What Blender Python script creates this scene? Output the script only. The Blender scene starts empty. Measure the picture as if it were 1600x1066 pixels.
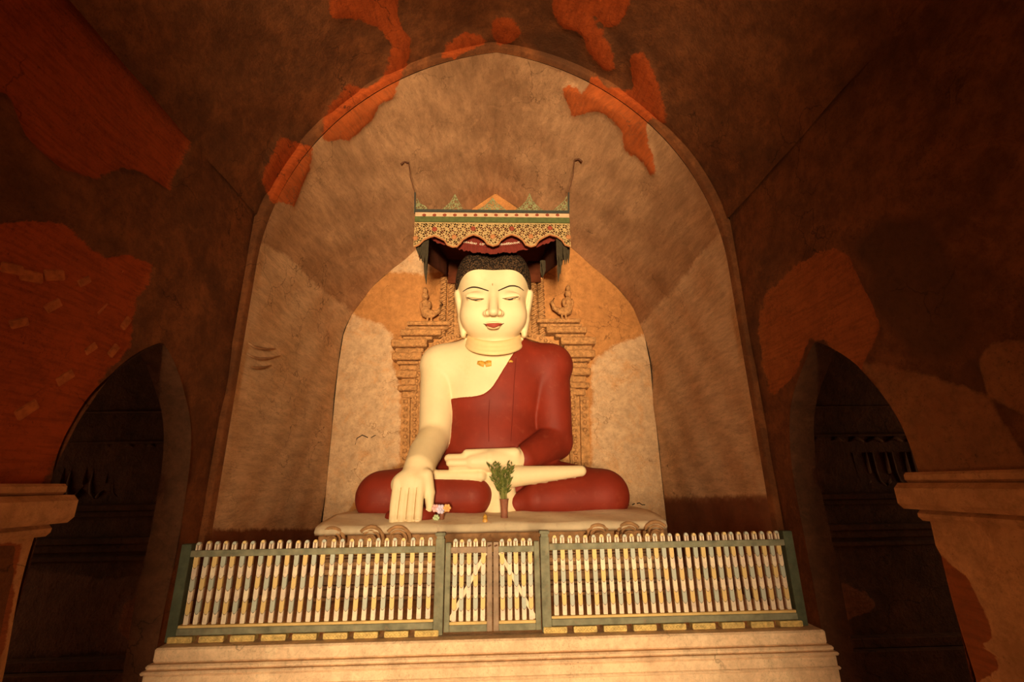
import bpy, bmesh, math, random
import numpy as np
from math import sin, cos, pi, radians, sqrt, atan2
from mathutils import Vector, Matrix
from mathutils.bvhtree import BVHTree
random.seed(7); rng = np.random.default_rng(7)
scene = bpy.context.scene
COL = scene.collection

# ------------------------------------------------------------------ camera
F = 720.0; TILT = radians(17.2); YAW = radians(2.4); ROLL = radians(0.8)
CAM = np.array([0.0, 0.0, 1.6])
fw = np.array([sin(YAW)*cos(TILT), cos(YAW)*cos(TILT), sin(TILT)])
_r0 = np.array([cos(YAW), -sin(YAW), 0.0]); _u0 = np.cross(_r0, fw)
rt = _r0*cos(ROLL) - _u0*sin(ROLL); up = _u0*cos(ROLL) + _r0*sin(ROLL)
cd = bpy.data.cameras.new('camera'); cam = bpy.data.objects.new('camera', cd); COL.objects.link(cam)
cd.sensor_fit = 'HORIZONTAL'; cd.sensor_width = 36.0; cd.lens = 36.0*F/1600.0; cd.clip_start = 0.05
cam.matrix_world = Matrix(((rt[0], up[0], -fw[0], CAM[0]), (rt[1], up[1], -fw[1], CAM[1]), (rt[2], up[2], -fw[2], CAM[2]), (0, 0, 0, 1)))
scene.camera = cam

def ray(x, y): return fw + rt*(x-800)/F + up*(533-y)/F
def P(x, y, Y): d = ray(x, y); return CAM + d*(Y-CAM[1])/d[1]      # a pixel on the plane Y = const
def PX(x, y, X): d = ray(x, y); return CAM + d*(X-CAM[0])/d[0]     # a pixel on the plane X = const
def pix(V):
    v = np.asarray(V, float) - CAM; d = np.maximum(v@fw, 1e-3)
    return 800 + F*(v@rt)/d, 533 - F*(v@up)/d

# ------------------------------------------------------------------ world, lights, exposure
w = bpy.data.worlds.new('world'); scene.world = w; w.use_nodes = True
w.node_tree.nodes['Background'].inputs[0].default_value = (1.0, 0.62, 0.30, 1)
w.node_tree.nodes['Background'].inputs[1].default_value = 0.004
DOOR_Y = -3.4
DAY = (1.0, 0.76, 0.45)
def area(name, loc, rot, sx, sy, power, col, spread=180):
    l = bpy.data.lights.new(name, 'AREA'); l.shape = 'RECTANGLE'; l.size = sx; l.size_y = sy
    l.energy = power; l.color = col; l.spread = radians(spread)
    o = bpy.data.objects.new(name, l); COL.objects.link(o); o.location = loc; o.rotation_euler = rot
    return o
# daylight outside the entrance doorway behind the viewer: open sky low over the court, and the sunlit court itself
area('open_sky_daylight', (0, -14.6, 1.5), (radians(90), 0, 0), 3.4, 3.0, 7000, DAY)
area('sunlit_court', (0, -12.1, -0.05), (radians(180), 0, 0), 3.0, 4.0, 30000, DAY)
vs = scene.view_settings
vs.view_transform = 'Standard'; vs.look = 'None'; vs.gamma = 1.0; vs.use_curve_mapping = False; vs.exposure = -0.2

# ------------------------------------------------------------------ helpers
WLOC = {}
def link(o, parent=None):
    COL.objects.link(o)
    if parent is not None: o.parent = parent
    return o
def tag(o, label=None, cat=None, group=None, kind=None):
    if label: o['label'] = label
    if cat: o['category'] = cat
    if group: o['group'] = group
    if kind: o['kind'] = kind
    return o
def thing(name, label, cat, loc, group=None):
    o = bpy.data.objects.new(name, None); o.empty_display_size = 0.1
    o.location = loc; link(o); WLOC[o.name] = np.array(loc, float)
    return tag(o, label, cat, group)
def mesh(name, V, Fc, mats, parent=None, smooth=False, mi=None):
    """V in world coordinates; stored relative to the parent."""
    V = np.asarray(V, float)
    off = WLOC.get(parent.name, np.zeros(3)) if parent is not None else np.zeros(3)
    me = bpy.data.meshes.new(name)
    me.from_pydata((V-off).tolist(), [], [list(map(int, f)) for f in Fc])
    for m in (mats if isinstance(mats, (list, tuple)) else [mats]): me.materials.append(m)
    if mi is not None: me.polygons.foreach_set('material_index', mi)
    me.polygons.foreach_set('use_smooth', [smooth]*len(me.polygons))
    me.update()
    o = bpy.data.objects.new(name, me); link(o, parent)
    WLOC[o.name] = off
    return o
class MB:
    def __init__(s): s.v = []; s.f = []
    def add(s, V, Fc):
        n = len(s.v); s.v += [tuple(p) for p in V]; s.f += [tuple(i+n for i in f) for f in Fc]; return s
    def box(s, x0, x1, y0, y1, z0, z1, ch=0.0):
        if ch <= 0:
            V = [(x, y, z) for x in (x0, x1) for y in (y0, y1) for z in (z0, z1)]
            return s.add(V, [(0,1,3,2),(4,6,7,5),(0,4,5,1),(2,3,7,6),(0,2,6,4),(1,5,7,3)])
        bm = bmesh.new(); bmesh.ops.create_cube(bm, size=1.0)
        for v in bm.verts: v.co = Vector(((x0+x1)/2+v.co.x*(x1-x0), (y0+y1)/2+v.co.y*(y1-y0), (z0+z1)/2+v.co.z*(z1-z0)))
        bmesh.ops.bevel(bm, geom=bm.edges[:], offset=ch, segments=1, affect='EDGES')
        bm.verts.index_update()
        s.add([v.co[:] for v in bm.verts], [[v.index for v in f.verts] for f in bm.faces]); bm.free(); return s
    def tube(s, pts, r, n=8, cap=True):
        pts = [np.array(p, float) for p in pts]; rs = r if hasattr(r, '__len__') else [r]*len(pts)
        V = []; Fc = []
        for i, p in enumerate(pts):
            t = pts[min(i+1, len(pts)-1)] - pts[max(i-1, 0)]; t /= (np.linalg.norm(t)+1e-9)
            a = np.cross(t, (0, 0, 1) if abs(t[2]) < 0.9 else (1, 0, 0)); a /= np.linalg.norm(a); b = np.cross(t, a)
            for k in range(n): V.append(p + rs[i]*(a*cos(2*pi*k/n) + b*sin(2*pi*k/n)))
        for i in range(len(pts)-1):
            for k in range(n): Fc.append((i*n+k, i*n+(k+1)%n, (i+1)*n+(k+1)%n, (i+1)*n+k))
        if cap: Fc += [tuple(range(n))[::-1], tuple(range((len(pts)-1)*n, len(pts)*n))]
        return s.add(V, Fc)
    def lathe(s, c, prof, n=20):
        V = []; Fc = []
        for r, z in prof:
            for k in range(n): V.append((c[0]+r*cos(2*pi*k/n), c[1]+r*sin(2*pi*k/n), c[2]+z))
        m = len(prof)
        for i in range(m-1):
            for k in range(n): Fc.append((i*n+k, i*n+(k+1)%n, (i+1)*n+(k+1)%n, (i+1)*n+k))
        Fc += [tuple(range(n))[::-1], tuple(range((m-1)*n, m*n))]
        return s.add(V, Fc)
    def ell(s, c, r, nu=10, nv=7):
        V = [(c[0], c[1], c[2]-r[2])]
        for j in range(1, nv):
            a = -pi/2 + pi*j/nv
            for k in range(nu): V.append((c[0]+r[0]*cos(a)*cos(2*pi*k/nu), c[1]+r[1]*cos(a)*sin(2*pi*k/nu), c[2]+r[2]*sin(a)))
        V.append((c[0], c[1], c[2]+r[2])); Fc = []
        for k in range(nu):
            Fc.append((0, 1+(k+1)%nu, 1+k)); Fc.append((len(V)-1, 1+(nv-2)*nu+k, 1+(nv-2)*nu+(k+1)%nu))
        for j in range(nv-2):
            for k in range(nu): Fc.append((1+j*nu+k, 1+j*nu+(k+1)%nu, 1+(j+1)*nu+(k+1)%nu, 1+(j+1)*nu+k))
        return s.add(V, Fc)
    def prism(s, poly, axis, a, b):
        """polygon in the two other axes extruded along axis from a to b"""
        n = len(poly)
        def pt(p, d): return {'x': (d, p[0], p[1]), 'y': (p[0], d, p[1]), 'z': (p[0], p[1], d)}[axis]
        V = [pt(p, a) for p in poly] + [pt(p, b) for p in poly]
        Fc = [tuple(range(n))[::-1], tuple(range(n, 2*n))] + [(i, (i+1) % n, n+(i+1) % n, n+i) for i in range(n)]
        return s.add(V, Fc)
    def build(s, name, mat, parent=None, smooth=False):
        o = mesh(name, s.v, s.f, mat, parent, smooth)
        bm = bmesh.new(); bm.from_mesh(o.data); bmesh.ops.recalc_face_normals(bm, faces=bm.faces[:]); bm.to_mesh(o.data); bm.free()
        if smooth: o.data.polygons.foreach_set('use_smooth', [True]*len(o.data.polygons))
        return o

# ------------------------------------------------------------------ materials
def newmat(name):
    m = bpy.data.materials.new(name); m.use_nodes = True
    nt = m.node_tree; b = nt.nodes['Principled BSDF']; b.inputs['Specular IOR Level'].default_value = 0.2
    return m, nt, b
def N(nt, t, **kw):
    n = nt.nodes.new(t)
    for k, v in kw.items():
        if k in ('op', 'operation'): n.operation = v
        elif hasattr(n, k): setattr(n, k, v)
        else: n.inputs[k].default_value = v
    return n
def noise(nt, scale, detail=6, rough=0.6, vec=None, dist=0.0, stretch=None):
    n = N(nt, 'ShaderNodeTexNoise', Scale=scale, Detail=detail, Roughness=rough, Distortion=dist)
    tc = N(nt, 'ShaderNodeNewGeometry')
    src = tc.outputs['Position']
    if stretch:
        mp = N(nt, 'ShaderNodeMapping'); mp.inputs['Scale'].default_value = stretch; nt.links.new(src, mp.inputs[0]); src = mp.outputs[0]
    nt.links.new(src, n.inputs['Vector']); return n.outputs['Fac']
def ramp(nt, fac, stops):
    r = N(nt, 'ShaderNodeValToRGB'); nt.links.new(fac, r.inputs[0])
    e = r.color_ramp.elements
    while len(e) < len(stops): e.new(0.5)
    for i, (p, c) in enumerate(stops):
        e[i].position = p; e[i].color = (c, c, c, 1) if not hasattr(c, '__len__') else (*c, 1)
    return r.outputs[0]
def mix(nt, fac, a, b, mode='MIX'):
    m = N(nt, 'ShaderNodeMix', data_type='RGBA', blend_type=mode)
    for s, v in ((m.inputs[0], fac), (m.inputs[6], a), (m.inputs[7], b)):
        if isinstance(v, (int, float)): s.default_value = v
        elif hasattr(v, '__len__'): s.default_value = (*v[:3], 1)
        else: nt.links.new(v, s)
    return m.outputs[2]
def math_(nt, op, a, b=None, c=None):
    m = N(nt, 'ShaderNodeMath', op=op)
    for i, v in enumerate((a, b, c)):
        if v is None: continue
        if isinstance(v, (int, float)): m.inputs[i].default_value = v
        else: nt.links.new(v, m.inputs[i])
    return m.outputs[0]
def bump(nt, b, h, strength, dist=0.02):
    n = N(nt, 'ShaderNodeBump', Strength=strength, Distance=dist); nt.links.new(h, n.inputs['Height']); nt.links.new(n.outputs[0], b.inputs['Normal'])

def plaster(name, base, dark, pale=(0.60, 0.36, 0.20), brick=(0.46, 0.085, 0.018), soot=(0.10, 0.035, 0.012), streak=(1, 1, 1), grain=1.0):
    """old lime plaster: base/dark blotches; the 'wear' attribute holds R exposed brick, G limewash, B dark old plaster"""
    m, nt, b = newmat(name)
    n1 = noise(nt, 1.6, 8, 0.65, dist=0.4); n2 = noise(nt, 7, 8, 0.7, stretch=streak); n3 = noise(nt, 45, 4, 0.7); n4 = noise(nt, 3.1, 10, 0.75, dist=0.8)
    c = mix(nt, ramp(nt, n1, [(0.30, 0.0), (0.70, 1.0)]), dark, base)
    c = mix(nt, ramp(nt, n2, [(0.38, 0.55), (0.60, 0.0)]), c, [x*0.62 for x in dark])
    c = mix(nt, ramp(nt, n4, [(0.56, 0.0), (0.74, 0.55)]), c, [min(1, x*1.35) for x in base])
    at = N(nt, 'ShaderNodeAttribute'); at.attribute_name = 'wear'
    sp = N(nt, 'ShaderNodeSeparateColor'); nt.links.new(at.outputs['Color'], sp.inputs[0])
    def edge(ch, width=0.12):
        j = math_(nt, 'MULTIPLY_ADD', noise(nt, 7, 9, 0.75), 0.9, -0.45)
        return ramp(nt, math_(nt, 'ADD', ch, j), [(0.5-width, 0.0), (0.5+width, 1.0)])
    br_n = noise(nt, 5, 7, 0.7); cour = noise(nt, 14, 3, 0.5, stretch=(0.35, 0.35, 3.2))
    bc = mix(nt, br_n, [x*0.55 for x in brick], [min(1, x*1.25) for x in brick])
    bc = mix(nt, ramp(nt, cour, [(0.35, 0.5), (0.55, 0.0)]), bc, [x*0.5 for x in brick])
    pc = mix(nt, ramp(nt, n2, [(0.36, 0.75), (0.62, 0.0)]), pale, [x*0.62 for x in pale])
    pc = mix(nt, ramp(nt, n4, [(0.50, 0.0), (0.68, 0.65)]), pc, base)
    dc = mix(nt, br_n, [x*0.6 for x in soot], [x*1.5 for x in soot])
    c = mix(nt, edge(sp.outputs[2], 0.3), c, dc)
    c = mix(nt, edge(sp.outputs[1], 0.10), c, pc)
    c = mix(nt, edge(sp.outputs[0], 0.05), c, bc)
    n5 = noise(nt, 22, 12, 0.78, stretch=streak, dist=0.6)
    c = mix(nt, ramp(nt, n5, [(0.36, 0.55), (0.52, 0.0)]), c, mix(nt, 0.5, c, [x*0.25 for x in dark]))
    vo = N(nt, 'ShaderNodeTexVoronoi', feature='DISTANCE_TO_EDGE', Scale=1.5)
    gp = N(nt, 'ShaderNodeNewGeometry'); nd = N(nt, 'ShaderNodeTexNoise', Scale=3.0, Detail=6.0); nt.links.new(gp.outputs['Position'], nd.inputs['Vector'])
    wv = N(nt, 'ShaderNodeVectorMath', operation='MULTIPLY_ADD'); nt.links.new(nd.outputs['Color'], wv.inputs[0]); wv.inputs[1].default_value = (0.7, 0.7, 0.7); nt.links.new(gp.outputs['Position'], wv.inputs[2])
    nt.links.new(wv.outputs[0], vo.inputs['Vector'])
    crk = math_(nt, 'MULTIPLY', ramp(nt, vo.outputs['Distance'], [(0.0, 0.8), (0.012, 0.0)]), ramp(nt, noise(nt, 1.1, 3), [(0.5, 0.0), (0.6, 1.0)]))
    c = mix(nt, crk, c, [x*0.3 for x in dark])
    sm = math_(nt, 'MULTIPLY', ramp(nt, noise(nt, 60, 8, 0.8, stretch=streak), [(0.36, 1.0), (0.46, 0.0)]), ramp(nt, noise(nt, 2.3, 5, 0.6, dist=0.5), [(0.45, 0.0), (0.62, 0.75)]))
    c = mix(nt, sm, c, [x*0.35 for x in dark])
    # small chips and stains
    sp2 = ramp(nt, n3, [(0.29, 1.0), (0.36, 0.0)])
    c = mix(nt, math_(nt, 'MULTIPLY', sp2, 0.55), c, [x*0.35 for x in dark])
    nt.links.new(c, b.inputs['Base Color']); b.inputs['Roughness'].default_value = 0.9
    hh = math_(nt, 'ADD', math_(nt, 'MULTIPLY', n2, 1.0), math_(nt, 'MULTIPLY', n3, 0.35))
    bump(nt, b, hh, 0.55*grain, 0.025)
    return m
def simple(name, col, var=0.25, scale=8, rough=0.7, bmp=0.15, spec=0.2, stretch=(1, 1, 1), dirt=None, dirt_amt=0.5, dist=0.01):
    m, nt, b = newmat(name)
    n = noise(nt, scale, 6, 0.6, stretch=stretch)
    c = mix(nt, ramp(nt, n, [(0.3, 0.0), (0.7, 1.0)]), [x*(1-var) for x in col], [min(1, x*(1+var*0.6)) for x in col])
    if dirt is not None:
        n2 = noise(nt, scale*2.3, 9, 0.75)
        c = mix(nt, ramp(nt, n2, [(0.55, 0.0), (0.72, dirt_amt)]), c, dirt)
    nt.links.new(c, b.inputs['Base Color']); b.inputs['Roughness'].default_value = rough; b.inputs['Specular IOR Level'].default_value = spec
    bump(nt, b, n, bmp, dist)
    return m

M = {}
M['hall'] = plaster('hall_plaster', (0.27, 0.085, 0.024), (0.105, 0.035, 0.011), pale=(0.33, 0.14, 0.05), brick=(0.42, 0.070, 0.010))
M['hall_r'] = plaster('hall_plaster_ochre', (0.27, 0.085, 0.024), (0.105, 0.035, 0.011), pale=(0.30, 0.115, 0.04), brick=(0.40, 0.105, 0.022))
M['brick'] = simple('orange_brick', (0.46, 0.125, 0.032), 0.4, 20, 0.9, 0.6)
M['fold'] = simple('dark_fold_line', (0.15, 0.014, 0.006), 0.1, 10, 0.6, 0.0)
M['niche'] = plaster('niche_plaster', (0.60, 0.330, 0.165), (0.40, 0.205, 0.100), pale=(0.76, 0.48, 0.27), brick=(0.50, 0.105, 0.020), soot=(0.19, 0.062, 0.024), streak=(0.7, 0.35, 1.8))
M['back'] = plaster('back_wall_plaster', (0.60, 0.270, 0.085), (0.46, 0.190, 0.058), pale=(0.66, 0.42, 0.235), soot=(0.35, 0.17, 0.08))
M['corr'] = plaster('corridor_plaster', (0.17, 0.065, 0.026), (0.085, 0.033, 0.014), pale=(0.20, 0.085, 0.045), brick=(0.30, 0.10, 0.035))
M['pier'] = plaster('pier_plaster', (0.70, 0.34, 0.145), (0.46, 0.20, 0.08), brick=(0.36, 0.09, 0.022))  # pier and capital colour raised to stand in for missing light
M['step'] = plaster('platform_plaster', (0.90, 0.66, 0.42), (0.82, 0.54, 0.32), pale=(0.8, 0.5, 0.3))
M['relief'] = simple('carved_stucco', (0.53, 0.255, 0.092), 0.45, 20, 0.85, 1.0, dirt=(0.22, 0.078, 0.026), dirt_amt=0.85, dist=0.045)
M['throne'] = simple('throne_stucco', (0.60, 0.33, 0.15), 0.35, 9, 0.85, 0.5, dirt=(0.25, 0.10, 0.04), dirt_amt=0.8, dist=0.02)
M['throne_wood'] = simple('throne_weathered', (0.38, 0.20, 0.10), 0.5, 6, 0.85, 0.6, stretch=(0.4, 1, 3), dirt=(0.10, 0.05, 0.03), dirt_amt=0.9)
M['ochre'] = simple('throne_ochre', (0.62, 0.36, 0.10), 0.3, 8, 0.8, 0.3, dirt=(0.45, 0.25, 0.12))
M['slab'] = simple('slab_plaster', (0.88, 0.70, 0.46), 0.12, 5, 0.85, 0.4, dirt=(0.52, 0.24, 0.13), dirt_amt=0.5, dist=0.02)
M['skin'] = simple('cream_paint', (0.735, 0.565, 0.325), 0.10, 2.2, 0.55, 0.06, 0.3, dirt=(0.60, 0.42, 0.17), dirt_amt=0.35)
M['robe'] = simple('red_paint', (0.20, 0.019, 0.007), 0.22, 3.0, 0.62, 0.08, 0.25, dirt=(0.29, 0.07, 0.035), dirt_amt=0.35)
M['neck'] = simple('neck_ochre', (0.76, 0.55, 0.26), 0.1, 4, 0.55, 0.05)
M['lip'] = simple('lip_red', (0.33, 0.055, 0.032), 0.1, 10, 0.5, 0.0)
M['ink'] = simple('black_paint', (0.015, 0.010, 0.008), 0.1, 10, 0.6, 0.0)
M['crease'] = simple('soft_brown_line', (0.45, 0.26, 0.10), 0.1, 10, 0.6, 0.0)
M['gold'] = simple('gold_leaf', (0.58, 0.30, 0.04), 0.5, 40, 0.45, 0.6, 0.4)
def hairmat():
    m, nt, b = newmat('curled_hair_paint')
    v = N(nt, 'ShaderNodeTexVoronoi', Scale=38); g = N(nt, 'ShaderNodeNewGeometry'); nt.links.new(g.outputs['Position'], v.inputs['Vector'])
    d = v.outputs['Distance']
    c = mix(nt, ramp(nt, d, [(0.15, 0.0), (0.6, 1.0)]), (0.135, 0.068, 0.030), (0.018, 0.010, 0.006))
    nt.links.new(c, b.inputs['Base Color']); b.inputs['Roughness'].default_value = 0.75
    bump(nt, b, math_(nt, 'SUBTRACT', 1.0, d), 0.9, 0.03); return m
M['hair'] = hairmat()
M['rail'] = simple('weathered_green_wood', (0.205, 0.195, 0.125), 0.4, 12, 0.8, 0.4, stretch=(1, 1, 1), dirt=(0.26, 0.17, 0.10), dirt_amt=0.8)
M['rail_dark'] = simple('dark_green_wood', (0.075, 0.085, 0.05), 0.35, 12, 0.8, 0.4, dirt=(0.12, 0.09, 0.05), dirt_amt=0.6)
M['rail_brown'] = simple('weathered_brown_wood', (0.30, 0.20, 0.13), 0.35, 12, 0.8, 0.4, dirt=(0.2, 0.2, 0.14), dirt_amt=0.6)
M['ledge_yellow'] = simple('yellow_ledge_paint', (0.62, 0.42, 0.16), 0.2, 9, 0.75, 0.2, dirt=(0.45, 0.28, 0.14))
M['block'] = simple('carved_yellow_block', (0.66, 0.47, 0.17), 0.4, 30, 0.8, 0.8, dirt=(0.30, 0.16, 0.06), dirt_amt=0.7)
M['brace'] = simple('pale_brace_wood', (0.72, 0.56, 0.38), 0.15, 12, 0.8, 0.2)
def picketmat(name, phase):
    """painted bamboo look: white segments between ochre or grey-green ones, a dark U line at each joint (object z runs up the bar)"""
    m, nt, b = newmat(name)
    tc = N(nt, 'ShaderNodeTexCoord'); sx = N(nt, 'ShaderNodeSeparateXYZ'); nt.links.new(tc.outputs['Object'], sx.inputs[0])
    x2 = math_(nt, 'MULTIPLY', sx.outputs[0], sx.outputs[0])
    z = math_(nt, 'MULTIPLY_ADD', x2, -70.0, sx.outputs[2])
    t = math_(nt, 'DIVIDE', z, 0.0772)
    idx = math_(nt, 'FLOOR', t); fr = math_(nt, 'FRACT', t)
    odd = math_(nt, 'MODULO', idx, 2.0)                                   # 1 = coloured row
    row = math_(nt, 'FLOOR', math_(nt, 'DIVIDE', idx, 2.0))
    alt = math_(nt, 'MODULO', math_(nt, 'ADD', row, float(phase)), 2.0)
    colr = mix(nt, alt, (0.66, 0.46, 0.19), (0.42, 0.43, 0.35))
    n = noise(nt, 16, 7, 0.7)
    white = mix(nt, ramp(nt, n, [(0.35, 0.0), (0.65, 1.0)]), (0.60, 0.46, 0.36), (0.80, 0.66, 0.46))
    c = mix(nt, odd, white, colr)
    c = mix(nt, ramp(nt, noise(nt, 30, 8, 0.75), [(0.56, 0.0), (0.74, 0.6)]), c, (0.36, 0.25, 0.18))
    c = mix(nt, ramp(nt, fr, [(0.0, 0.85), (0.05, 0.85), (0.07, 0.0), (1.0, 0.0)]), c, (0.10, 0.06, 0.035))
    nt.links.new(c, b.inputs['Base Color']); b.inputs['Roughness'].default_value = 0.7
    bump(nt, b, n, 0.15, 0.01); return m
M['pk0'] = picketmat('picket_paint_ochre', 0); M['pk1'] = picketmat('picket_paint_green', 1)
M['floor'] = simple('floor_tiles', (0.55, 0.34, 0.19), 0.3, 3, 0.7, 0.2)
M['lace'] = simple('pierced_gilt_metal', (0.40, 0.255, 0.10), 0.3, 40, 0.6, 0.3, 0.4, dirt=(0.32, 0.17, 0.06))
M['lace_green'] = simple('pierced_green_metal', (0.21, 0.20, 0.09), 0.3, 30, 0.7, 0.3, dirt=(0.35, 0.22, 0.10))
M['band_green'] = simple('green_cloth_band', (0.085, 0.10, 0.030), 0.3, 20, 0.8, 0.2)
M['band_dark'] = simple('dark_blue_band', (0.040, 0.042, 0.034), 0.2, 20, 0.7, 0.1)
M['band_pink'] = simple('pale_pink_band', (0.52, 0.33, 0.19), 0.2, 20, 0.8, 0.2)
M['maroon'] = simple('maroon_rosette', (0.24, 0.045, 0.022), 0.3, 30, 0.7, 0.3)
M['cloth'] = simple('dark_maroon_cloth', (0.115, 0.026, 0.008), 0.4, 5, 0.9, 0.3)
M['fringe'] = simple('red_fringe_cloth', (0.15, 0.020, 0.012), 0.4, 30, 0.85, 0.5, stretch=(6, 6, 0.4))
M['letters'] = simple('white_lettering', (0.72, 0.55, 0.42), 0.1, 30, 0.7, 0.0)
M['tassel'] = simple('sooty_tassel', (0.055, 0.040, 0.022), 0.5, 40, 0.95, 0.5, stretch=(4, 4, 0.6))
M['edge'] = simple('red_brown_edging', (0.38, 0.15, 0.055), 0.2, 30, 0.7, 0.2)
M['wire'] = simple('rusty_wire', (0.12, 0.05, 0.025), 0.2, 30, 0.7, 0.1)
M['vase'] = simple('brown_vase_clay', (0.24, 0.085, 0.045), 0.3, 20, 0.6, 0.3)
M['leaf'] = simple('dark_leaf_green', (0.10, 0.115, 0.022), 0.5, 20, 0.6, 0.1)
M['stem'] = simple('green_stem', (0.22, 0.21, 0.06), 0.3, 20, 0.6, 0.1)
M['fl_pink'] = simple('pink_petal', (0.78, 0.42, 0.40), 0.2, 20, 0.6, 0.1)
M['fl_lilac'] = simple('lilac_petal', (0.62, 0.55, 0.72), 0.2, 20, 0.6, 0.1)
M['fl_orange'] = simple('orange_petal', (0.78, 0.40, 0.14), 0.2, 20, 0.6, 0.1)
M['fl_green'] = simple('pale_green_leaf', (0.55, 0.66, 0.38), 0.2, 20, 0.6, 0.1)
M['amber'] = simple('amber_jar', (0.70, 0.36, 0.07), 0.2, 20, 0.4, 0.1, 0.5)
M['void'] = simple('unlit_masonry', (0.06, 0.025, 0.01), 0.2, 5, 0.95, 0.1)

# ------------------------------------------------------------------ worn patches (outlines measured on the photograph, laid on the surfaces)
def Z(off, s, pts): return [(off[0]+x/s, off[1]+y/s) for x, y in pts]
z7 = lambda pts: Z((300, 0), 1600/940, pts); zR = lambda pts: Z((1160, 350), 2.6, pts)
zP = lambda pts: Z((1220, 700), 2.913, pts); zL = lambda pts: Z((320, 330), 2.0125, pts); zQ = lambda pts: Z((960, 330), 2.01, pts)
BRICK_L = [[(190,-20),(240,70),(310,178),(300,215),(268,296),(225,270),(195,262),(150,280),(95,262),(45,215),(15,150),(-60,120),(-60,-20)],
           [(-60,352),(60,345),(110,352),(140,385),(165,403),(205,400),(238,415),(235,440),(215,465),(213,545),(180,570),(120,660),(80,740),(60,775),(-60,757)]]
BRICK_V = [[(440,215),(465,222),(488,228),(485,262),(470,295),(458,325),(440,315),(425,318),(408,285),(410,262),(425,235)],
           [(545,130),(570,140),(600,120),(610,70),(590,40),(560,30),(515,25),(510,-30),(620,-30),(622,30),(640,60),(635,100),(615,150),(590,165),(580,190),(545,220),(505,218),(505,190),(515,160)],
           [(688,90),(700,65),(720,53),(750,56),(762,66),(740,77),(710,92)],
           [(768,35),(780,25),(805,30),(815,50),(800,66),(780,70),(770,55)],
           z7([(965,-50),(960,30),(985,70),(1015,75),(1040,90),(1060,140),(1100,185),(1130,185),(1125,150),(1110,110),(1080,60),(1060,30),(1085,50),(1100,70),(1125,70),(1160,30),(1170,-50)]),
           z7([(985,235),(1010,225),(1040,245),(1060,210),(1080,200),(1100,235),(1150,235),(1175,235),(1165,160),(1175,135),(1205,140),(1225,180),(1250,240),(1265,310),(1260,330),(1225,310),(1210,330),(1220,390),(1240,460),(1225,465),(1190,420),(1155,400),(1140,340),(1100,300),(1070,295),(1040,305),(1010,315),(1005,285)])]
DARK_V = [z7([(890,100),(930,80),(975,90),(1000,85),(1030,90),(1035,150),(1045,210),(1000,190),(930,160)])]
ORANGE_R = [zR([(370,100),(270,125),(200,180),(100,290),(65,400),(70,500),(100,680),(130,690),(200,630),(220,580),(270,465),(340,480),(480,600),(560,420),(520,300),(430,130)])]
DARK_R = [zR([(480,60),(560,-20),(760,-20),(890,250),(900,430),(880,520),(800,550),(700,530),(640,470),(560,380),(520,300),(560,220),(450,120)])]
PALE_R = [zR([(480,560),(700,600),(1000,700),(1200,1010),(720,1030),(640,800)]), zR([(960,560),(1010,490),(1100,470),(1250,480),(1250,800),(1110,760),(1000,700)])]
PIER_R = [zP([(690,440),(760,520),(850,600),(930,760),(960,870),(900,900),(980,950),(990,1000),(840,1100),(820,950),(770,740),(720,580)])]
PALE_N = [zL([(60,40),(200,110),(260,140),(310,190),(350,235),(400,265),(470,325),(435,400),(400,1000),(-20,1000),(20,800),(100,400)]),
          zQ([(330,75),(270,130),(200,230),(130,300),(80,360),(110,480),(145,900),(150,900),(490,890),(430,560),(375,240),(360,60)])]
DADO_N = [[(330,812),(420,800),(515,770),(515,870),(310,880)], [(1028,776),(1210,772),(1230,870),(1028,870)]]
STAIN_N = [zL([(200,650),(260,640),(290,700),(260,800),(200,830),(190,740)]), zQ([(300,560),(380,560),(420,640),(380,760),(300,780),(270,680)])]
PALE_B = [zL([(465,325),(560,360),(595,400),(590,470),(615,560),(615,790),(480,900),(400,1010),(370,1010),(405,500),(425,400)]),
          [(925,575),(925,760),(950,850),(1060,850),(1060,700),(1010,522),(960,540),(930,560)]]
PALE_BT = [[(640,390),(700,380),(700,420),(655,428),(610,425),(600,415)]]
def poly_mask(px, py, polys, soft=13.0):
    out = np.zeros(len(px))
    for poly in polys:
        n = len(poly); inside = np.zeros(len(px), bool); dist = np.full(len(px), 1e9)
        for i in range(n):
            x0, y0 = poly[i]; x1, y1 = poly[(i+1) % n]
            cond = ((y0 > py) != (y1 > py)) & (px < (x1-x0)*(py-y0)/((y1-y0) if y1 != y0 else 1e-9)+x0)
            inside ^= cond
            dx, dy = x1-x0, y1-y0; t = np.clip(((px-x0)*dx+(py-y0)*dy)/(dx*dx+dy*dy+1e-9), 0, 1)
            dist = np.minimum(dist, np.hypot(px-x0-t*dx, py-y0-t*dy))
        out = np.maximum(out, np.clip(0.5+np.where(inside, dist, -dist)/soft*0.5, 0, 1))
    return out
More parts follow.
